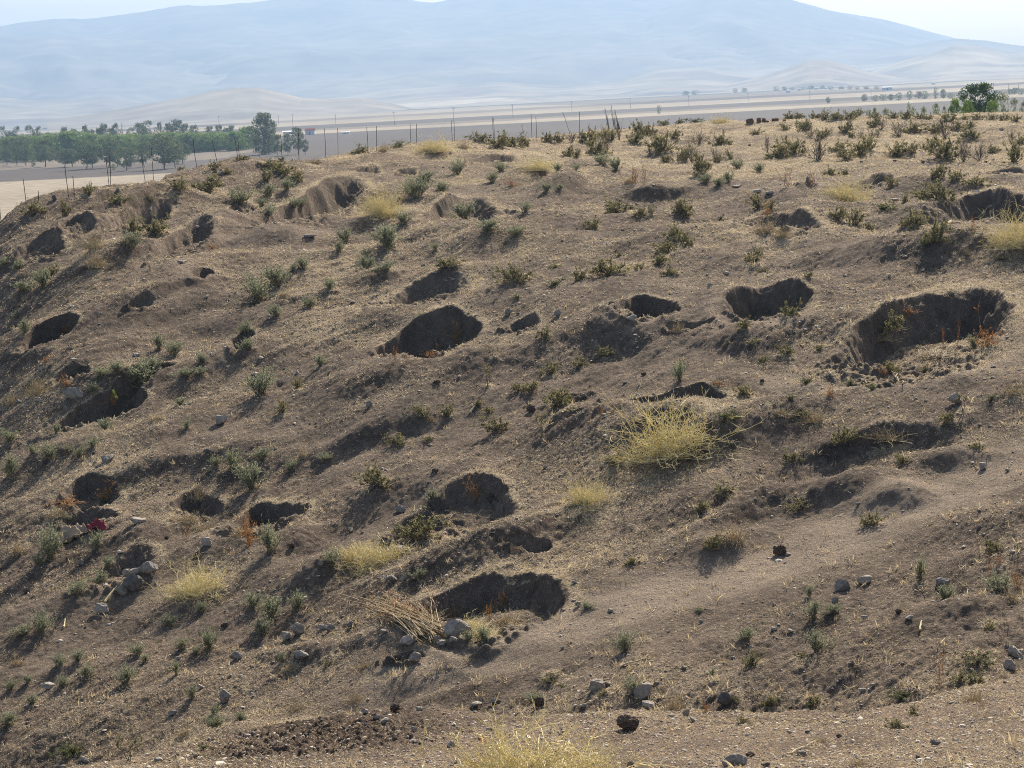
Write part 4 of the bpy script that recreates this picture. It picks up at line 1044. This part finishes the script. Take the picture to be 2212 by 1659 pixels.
for x, y, ty, w, key, lab in [(1720,1000,732,195,'dark','tall dark tree standing alone above the grove end'),(1800,1010,875,95,'front','grey-green tree close right of the tall dark tree'),
                              (1935,1000,828,110,'front','sparse grey tree right of the grove behind a post'),(1865,1008,868,80,'front','small grey tree between the tall dark tree and sparse tree'),
                              (1980,1000,900,60,'front','rightmost small grey tree beyond the grove'),(215,1078,1000,52,'pale','small yellow-green tree at left among bare trunks'),(738,1102,1060,50,'pale','low yellow-green bush at the foot of the front row')]:
    px, py = tile(0, 0, x, y); tree(key, px, ty / 3, w / 3, on_plain(px, min(py, 368)), lab, None)
px, _ = tile(0, 0, 795, 0); kx, _k = ray(px, 300); tree('narrow', px, 787 / 3, 5, np.array([kx * 760, 760, 0]), 'thin spire of a poplar above the back row', None)
# right-hand skyline tree and the bushes round it, on the back slope of the mound
def back_slope(px, Y):
    kx, _k = ray(px, 250); c = np.interp(kx, us, np.arange(NC)); i = int(c); j = np.searchsorted(ys, Y)
    return np.array([kx * Y, Y, ZW[j, i] - .1])
px, _ = tile(2, 0, 1920, 0); tree('dome', px, 544 / 3, 290 / 3, back_slope(px, 150), 'dense dark green domed tree on the right skyline', None)
for k, (x, ty, w, Y, key) in enumerate([(1765,640,110,143,'broad'),(1850,655,90,140,'broad'),(2010,650,100,142,'broad'),(2085,600,120,156,'pale'),(2145,635,80,150,'pale'),(2205,660,90,146,'pale'),(1480,668,90,150,'pale'),(1640,672,90,146,'pale'),(1560,690,70,146,'pale'),
                                        (1250,700,70,140,'pale'),(1320,700,80,140,'pale'),(1205,708,50,140,'pale'),(1700,690,60,142,'pale')]):
    px, _ = tile(2, 0, x, 0)
    tree(key, px, ty / 3, w / 3, back_slope(px, Y), None, 'bushes along the right skyline', 'leafy_bush', 'bush')
bl = sorted([o for o in COL.objects if o.name.startswith('leafy_bush')], key=lambda o: o.location.x / o.location.y)
for k, o in enumerate(bl): o['label'] = f'pale green leafy bush, {NUMW[k]} from the left along the right skyline'
# far trees in the haze
FART = [(2, x, by, ty, w, 'pale' if k % 3 else 'pine') for k, (x, by, ty, w) in enumerate([(1180,658,612,50),(1250,655,618,70),(1300,652,608,80),(1350,650,612,60),(1400,650,600,70),(1470,645,588,60),(1530,640,592,60),(1570,640,590,70),(1640,640,565,40),(1690,640,580,50),(1740,640,600,70),(1800,640,590,60),
         (945,668,628,40),(2060,612,590,60),(2120,612,575,50),(2150,612,570,60),(2195,612,575,60),(2030,612,585,60),(400,595,572,60),(340,592,568,40),(605,585,560,60),(660,585,562,50),(710,582,565,50),(780,580,562,50),(830,580,556,60),(905,578,552,50),(960,580,560,60),(1030,580,560,50),(1085,580,556,50),(1130,580,562,50),(1190,580,560,50),(1260,580,558,60),(80,605,585,70),(20,605,590,60)])]
FART += [(2,2113,612,538,11,'narrow'),(2,2178,612,543,12,'narrow'),(1,2058,738,680,40,'pale')]
FART = sorted(FART, key=lambda q: tile(q[0], 0, q[1], 0)[0])
for k, (c_, x, by, ty, w, key) in enumerate(FART):
    px, py = tile(c_, 0, x, by); b_ = on_plain(px, py); 
    if b_[1] > 2600: b_ = b_ * (2600 / b_[1])
    tree(key, px, ty / 3, w / 3, b_, f'hazy distant tree on the plain, {NUMW[k % 40]} from the left', 'hazy trees on the far plain')

# ------------------------------------------------------------------ power poles and farm buildings
def box(x0, x1, y0, y1, z0, z1):
    v = np.array([(x, y, z) for z in (z0, z1) for x, y in ((x0, y0), (x1, y0), (x1, y1), (x0, y1))], float)
    f = np.array([(0, 3, 2, 1), (4, 5, 6, 7), (0, 1, 5, 4), (1, 2, 6, 5), (2, 3, 7, 6), (3, 0, 4, 7)])
    return v, f
POLES = [(0,1420,812,750),(0,1807,812,745),(0,1899,832,737),(0,2176,802,740),(1,345,812,720),(1,730,802,695),(1,1113,762,675),(1,1495,728,655),(1,1873,702,635),(2,42,687,620),(2,425,657,600),(2,825,642,588),(2,1222,642,570),(2,2015,600,535)]
for k, (c_, x, by, ty) in enumerate(POLES):
    px, py = tile(c_, 0, x, by); b_ = on_plain(px, py)
    if b_[1] > 1500: b_ = b_ * (1500 / b_[1]); 
    h = at(px, ty / 3, b_[1])[2]
    s_ = b_[1] / 1200
    o = link('power_pole', None, None, b_)
    P_ = np.zeros((1, 4, 3)); P_[0, :, 2] = np.linspace(0, h, 4)
    link('pole', mk_mesh('power_pole_shaft', *tubes(P_, np.array([[.11, .10, .09, .07]]) * s_, 8), M['wood']), o)
    link('crossarm', mk_mesh('power_pole_crossarm', *box(-.8, .8, -.06, .06, h - .7, h - .56), M['wood']), o)
    tag(o, f'thin power pole in the haze, {NUMW[k]} from the left across the plain', 'power pole', 'power poles across the plain')

def plain_mat(name, c):
    m = stone_mat(name, tuple(x * .85 for x in c), c, 1.0); return m
M['white'] = plain_mat('white plaster', (.78, .76, .72)); M['redroof'] = plain_mat('red roof sheet', (.40, .10, .07)); M['door'] = plain_mat('grey door', (.22, .22, .22))
HOUSES = [(0,1885,868,95,22,'white','low white farm wall-sided shed right of the grove'),(0,2010,872,60,40,'redroof','small red-roofed farm shed beyond the grove'),(2,683,600,26,16,'white','white far house, leftmost of the hazy hamlet'),
          (2,758,586,22,14,'white','white far house, second from left in the hamlet'),(2,865,578,26,14,'white','white far house, third from left in the hamlet'),(2,925,576,20,12,'white','white far house, fourth from left in the hamlet'),
          (2,1325,585,60,26,'white','pale far building at the right end of the pale field'),(2,1625,548,24,14,'white','tiny white far house among the right-hand trees'),(1,28,866,50,14,'white','tiny white shed on the ploughed field edge')]
for c_, x, by, w, h, rm, lab in HOUSES:
    px, py = tile(c_, 0, x, by); b_ = on_plain(px, py)
    if b_[1] > 2400: b_ = b_ * (2400 / b_[1])
    s_ = b_[1] / FPX / 3; W_, H_ = w * s_, h * s_; D_ = W_ * .6
    o = link('farm_house', None, None, b_)
    link('wall', mk_mesh('farm_house_wall', *box(-W_ / 2, W_ / 2, -D_ / 2, D_ / 2, 0, H_ * .68), M['white']), o)
    e_ = W_ * .06
    rv = np.array([(-W_/2-e_, -D_/2-e_, H_*.68), (W_/2+e_, -D_/2-e_, H_*.68), (W_/2+e_, D_/2+e_, H_*.68), (-W_/2-e_, D_/2+e_, H_*.68), (-W_/2-e_, 0, H_), (W_/2+e_, 0, H_)])
    me = bpy.data.meshes.new('farm_house_roof'); me.from_pydata(rv.tolist(), [], [(0,1,5,4),(2,3,4,5),(0,4,3),(1,2,5),(0,3,2,1)]); me.materials.append(M[rm] if rm in M else M['white'])
    link('roof', me, o)
    link('door', mk_mesh('farm_house_door', *box(-W_*.1, W_*.04, -D_/2-.04, -D_/2-.005, 0.01, H_*.5), M['door']), o)
    tag(o, lab, 'house', 'far farm buildings')

# ------------------------------------------------------------------ discarded cloth, scrap, sticks, stalk bundle
def cloth_mat(name, c1, c2):
    m = stone_mat(name, c1, c2, 6); return m
M['beige'] = cloth_mat('beige sheet', (.28, .20, .13), (.44, .33, .22)); M['redcloth'] = cloth_mat('red cloth', (.16, .022, .03), (.26, .05, .055)); M['scrap'] = cloth_mat('yellow plastic', (.42, .42, .06), (.60, .58, .10))
def cloth(name, px, py, w, h, mat, seed, lift, label, cat, yaw):
    r = np.random.default_rng(seed); n_ = 46
    a, b = np.meshgrid(np.linspace(-1, 1, n_), np.linspace(-1, 1, n_))
    edge = 1 + .22 * noise(a * 1.3 + seed, b * 1.3, seed)
    p = surf(Z, px, py); sc_ = p[1] / FPX
    X = a * w * sc_ * .5 * edge; Y_ = b * h * sc_ * 1.4 * edge
    X, Y_ = X * cos(yaw) - Y_ * sin(yaw), X * sin(yaw) + Y_ * cos(yaw)
    gx, gy = p[0] + X, p[1] + Y_
    iu = np.clip(np.interp(gx / gy, us, np.arange(NC)), 0, NC - 1).astype(int); iy = np.clip(np.interp(gy, ys, np.arange(NR)), 0, NR - 1).astype(int)
    gz = np.clip(ZW[iy, iu], p[2] - .07, p[2] + .10)
    fold = lift * (.9 * (1 - np.abs(noise(a * 1.1 + seed, b * .9, seed + 1)) * 2.2) + .35 * (1 - np.abs(noise(a * 2.3, b * 1.9 + seed, seed + 2)) * 2) + .05 * noise(a * 5, b * 5, seed + 4))
    fold = np.maximum(fold, 0)
    dome = np.clip(1 - (a * a + b * b) * .5, 0, 1)
    k = np.ones((5, 5)) / 25
    Zc = np.maximum(gz, gz.mean() - .05) + fold * dome + .02
    V_ = np.stack([X, Y_, Zc - p[2]], -1).reshape(-1, 3)
    o = link(name, mk_mesh(name, V_, grid_faces(n_, n_), M[mat], True), None, p)
    sd = o.modifiers.new('thickness', 'SOLIDIFY'); sd.thickness = .006
    tag(o, label, cat)
    return o
cloth('discarded_sheet', 152, 1165, 74, 24, 'beige', 3, .20, 'crumpled beige sheet thrown in the hollow at lower left', 'cloth', .35)
cloth('discarded_cloth', 208, 1141, 40, 14, 'redcloth', 8, .12, 'dark red cloth lying beside the crumpled beige sheet', 'cloth', .25)
cloth('plastic_scrap', 249, 857, 11, 4, 'scrap', 5, .04, 'bright yellow plastic scrap in the weedy trench at left', 'litter', .2)
def stick(px0, py0, px1, py1, rad, label, mat='straw', seed=0):
    a, b = surf(Z, px0, py0), surf(Z, px1, py1); r = np.random.default_rng(seed)
    t = np.linspace(0, 1, 8)[:, None]; P_ = (a * (1 - t) + b * t) - a; P_ += np.cumsum(r.normal(size=P_.shape) * .012, 0) * np.linalg.norm(b - a)
    P_[:, 2] += .025
    o = link('stick', mk_mesh('stick', *tubes(P_[None], np.linspace(rad, rad * .5, 8)[None], 6), M[mat]), None, a)
    tag(o, label, 'stick', 'sticks lying on the slope')
stick(*tile(0,2,680,592), *tile(0,2,745,508), .02, 'pale stick propped beside the boulder heap', 'straw', 1)
stick(*tile(1,1,835,1022), *tile(1,1,878,968), .022, 'pale bleached stick among the shrubs at picture centre', 'straw', 2)
stick(*tile(2,2,1535,775), *tile(2,2,1542,712), .014, 'short pale stick upright in dark soil at lower right', 'straw', 3)
stick(*tile(2,1,1440,850), *tile(2,1,1330,755), .008, 'thin arched stem lying in the big shadowed pit', 'hay', 4)
stick(*tile(2,1,480,1382), *tile(2,1,610,1402), .008, 'thin pale stem below the biggest straw bush', 'hay', 5)
stick(*tile(1,2,1810,1005), *tile(1,2,1995,955), .012, 'thin pale stem below the lone herb on the lower track', 'hay', 6)
stick(*tile(2,2,930,668), *tile(2,2,1020,648), .02, 'flat pale stick beside the herbs at lower right', 'hay', 7)
stick(*tile(2,2,690,1435+140), *tile(2,2,890,1495), .008, 'thin straw stem on the bank at lower right', 'hay', 8)
stick(*tile(0,2,414,752), *tile(0,2,424,702), .014, 'short pale stick at the far left of the lower slope', 'straw', 9)
stick(*tile(1,2,885,1425), *tile(1,2,995,1658), .010, 'rusty stem leaning in the foreground straw bush', 'rust', 10)
stick(*tile(2,0,1700,1470), *tile(2,0,1840,1448), .03, 'grey branch lying in the dark pit at upper right', 'hay', 11)
# bundle of dry stalks lying into the boulder pit
a = surf(Z, *tile(1, 2, 600, 815)); b = surf(Z, *tile(1, 2, 215, 610)); r = np.random.default_rng(12)
n_ = 120; t = np.linspace(0, 1, 7)
s0 = a + r.normal(size=(n_, 3)) * np.array([.12, .10, .03]); e0 = b + r.normal(size=(n_, 3)) * np.array([.26, .22, .05]) + np.array([0, 0, .06])
f1 = r.uniform(.5, 1.0, n_)[:, None]; e0 = s0 + (e0 - s0) * f1
P_ = s0[:, None] * (1 - t)[None, :, None] + e0[:, None] * t[None, :, None]
P_[..., 2] += .05 * np.sin(pi * t)[None] + r.uniform(0, .10, n_)[:, None]
P_ += np.cumsum(r.normal(size=P_.shape) * .008, 1)
o = link('stalk_bundle', None, None, a); tag(o, 'fan of dry tan stalks lying into the large pit beside its boulder', 'dry stalks')
link('stalks', mk_mesh('stalk_bundle_stalks', *tubes(P_ - a, taper(P_, .006, .003), 5), M['hay']), o)
B_ = branch(r, P_ - a, 3, .06, .2, .2); link('twigs', mk_mesh('stalk_bundle_twigs', *tubes(B_, taper(B_, .004, .003)), M['rust']), o)

# ------------------------------------------------------------------ countless litter: straw bits, pebbles, tiny tufts
def scatter(n_, seed, umax=.34, y0=13.5, y1=105, power=1.0):
    r = np.random.default_rng(seed)
    u = r.uniform(-umax, umax, n_); y = np.exp(r.uniform(0, 1, n_) ** power * (np.log(y1) - np.log(y0)) + np.log(y0))
    ci = np.interp(u, us, np.arange(NC)); ri = np.interp(y, ys, np.arange(NR)); i = np.minimum(ci.astype(int), NC - 2); j = np.minimum(ri.astype(int), NR - 2)
    fa, fb = ci - i, ri - j
    z = (ZW[j, i] * (1 - fa) + ZW[j, i + 1] * fa) * (1 - fb) + (ZW[j + 1, i] * (1 - fa) + ZW[j + 1, i + 1] * fa) * fb
    return r, np.stack([u * y, y, z], -1), j, i
r, p, j, i = scatter(700000, 61, y0=10.5, power=.95)
dens = np.clip(.12 + .95 * strawy[j, i] + .5 * med[j, i] * .5 + .3 * bankc[j, i], 0, 1) * (1 - .75 * bare[j, i])
keep = r.uniform(0, 1, len(p)) < dens * .8
p = p[keep]; j, i = j[keep], i[keep]
az = r.uniform(0, 2 * pi, len(p)); el = np.abs(r.normal(size=len(p))) * .28 + .03
d = np.stack([np.cos(az) * np.cos(el), np.sin(az) * np.cos(el), np.sin(el) + (dzx[j, i] * np.cos(az) + dzy[j, i] * np.sin(az)) * np.cos(el)], -1)
grow = np.clip(p[:, 1] / 40, .45, 1.6)
vv, ff = blades(p + np.array([0, 0, .004]), d, r.uniform(.03, .11, len(p)) * grow, r.uniform(.006, .014, len(p)) * grow, r)
tag(link('straw_litter', mk_mesh('straw_litter', vv, ff, M['hay'])), 'short bits of dry straw littering the slope', 'straw', None, 'stuff')
r, p, j, i = scatter(120000, 62, y0=10.5, power=1.15)
keep = r.uniform(0, 1, len(p)) < np.clip(.20 + .45 * bankc[j, i] + .3 * plateau[j, i] + .45 * med[j, i] - .2 * pitmask[j, i], 0.04, 1)
p = p[keep]; v0, f0 = ICO0
s = (np.exp(r.normal(size=len(p)) * .5) * .0115 * np.clip(p[:, 1] / 32, .55, 1.7))
v = v0[None] * (1 + r.normal(size=(len(p), 12, 1)) * .16)
v = v * (s[:, None] * r.uniform(.7, 1.4, (len(p), 3)) * np.array([1, 1, .6]))[:, None]
an = r.uniform(0, 2 * pi, len(p)); c_, s_ = np.cos(an)[:, None], np.sin(an)[:, None]
v = np.stack([v[..., 0] * c_ - v[..., 1] * s_, v[..., 0] * s_ + v[..., 1] * c_, v[..., 2]], -1) + p[:, None] + np.array([0, 0, .003])
ff = (f0[None] + np.arange(len(p))[:, None, None] * 12).reshape(-1, 3)
M['pebble'] = leaf_mat('pebbles', (.12, .095, .075), (.52, .44, .345), 0, .9)
tag(link('pebbles', mk_mesh('pebbles', v.reshape(-1, 3), ff, M['pebble'])), 'small pale pebbles strewn over the ground', 'pebbles', None, 'stuff')
# small dry tufts
r, p, j, i = scatter(12000, 63, y0=10.5)
keep = r.uniform(0, 1, len(p)) < np.clip(.15 + .9 * strawy[j, i] * (med[j, i] + .5), 0, 1) * (1 - pitmask[j, i]) * (1 - .93 * bankc[j, i])
p = p[keep]; k = 9; q = np.repeat(p, k, 0); az = r.uniform(0, 2 * pi, len(q)); el = r.uniform(.3, 1.4, len(q))
d = np.stack([np.cos(az) * np.cos(el), np.sin(az) * np.cos(el), np.sin(el)], -1)
q = q + r.normal(size=q.shape) * np.array([.03, .03, 0])
vv, ff = blades(q, d, r.uniform(.04, .13, len(q)), r.uniform(.008, .014, len(q)), r)
tag(link('dry_tufts', mk_mesh('dry_tufts', vv, ff, M['hay'])), 'tiny dry grass tufts over the slope', 'dry grass', None, 'stuff')
print('litter', round(time.time() - T0, 1))

# ------------------------------------------------------------------ haze, sky, sun, camera
v, f = box(-9800, 9800, -420, 8500, -30, 470)
m, nt, out = new_mat('haze'); pv = N(nt, 'ShaderNodeVolumePrincipled')
HAZE_D = 0.00024
pv.inputs['Color'].default_value = (.265, .39, .56, 1); pv.inputs['Density'].default_value = HAZE_D; pv.inputs['Anisotropy'].default_value = .25
nt.links.new(pv.outputs[0], out.inputs['Volume'])
tag(link('haze', mk_mesh('haze', v, f, m)), kind='stuff')

SUN_AZ, SUN_EL = radians(20), radians(33)     # azimuth to the right of the view, height above the horizon
w = bpy.data.worlds.new('World'); SC.world = w; w.use_nodes = True
nt = w.node_tree; bg = nt.nodes['Background']
sky = nt.nodes.new('ShaderNodeTexSky'); sky.sky_type = 'NISHITA'; sky.sun_disc = False
sky.sun_elevation = SUN_EL; sky.sun_rotation = SUN_AZ; sky.air_density = .8; sky.dust_density = 3.0; sky.ozone_density = 1.0
nt.links.new(sky.outputs[0], bg.inputs[0]); bg.inputs[1].default_value = .105
sl_ = bpy.data.lights.new('sun', 'SUN'); sl_.energy = 5.0; sl_.angle = radians(.5); sl_.color = (1, .92, .79)
so = link('sun', sl_); dirv = (-sin(SUN_AZ) * cos(SUN_EL), -cos(SUN_AZ) * cos(SUN_EL), -sin(SUN_EL))
from mathutils import Vector, Matrix
so.rotation_euler = Vector(dirv).to_track_quat('-Z', 'Y').to_euler()

cam = bpy.data.cameras.new('camera'); co = link('camera', cam, None, (0, 0, CAMZ))
cam.sensor_width = 36; cam.lens = 36 * FPX / 2212; cam.clip_end = 40000; cam.clip_start = .1
right_w, fwd = Vector((1, 0, 0)), Vector((0, cos(PITCH), -sin(PITCH))); up = Vector((0, sin(PITCH), cos(PITCH)))
R_ = right_w * cos(ROLL) - up * sin(ROLL); U_ = right_w * sin(ROLL) + up * cos(ROLL)
SC.cycles.filter_width = 1.0
co.rotation_euler = Matrix((R_, U_, -fwd)).transposed().to_euler()
SC.camera = co
SC.view_settings.view_transform = 'Standard'; SC.view_settings.look = 'None'; SC.view_settings.exposure = 1.12; SC.view_settings.gamma = 1
SC.render.engine = 'CYCLES'
cy = SC.cycles
cy.use_denoising = True; cy.denoising_prefilter = 'NONE'; cy.max_bounces = 5; cy.diffuse_bounces = 3; cy.glossy_bounces = 1; cy.transmission_bounces = 3; cy.volume_bounces = 1
cy.sample_clamp_indirect = 6
print('script', round(time.time() - T0, 1))
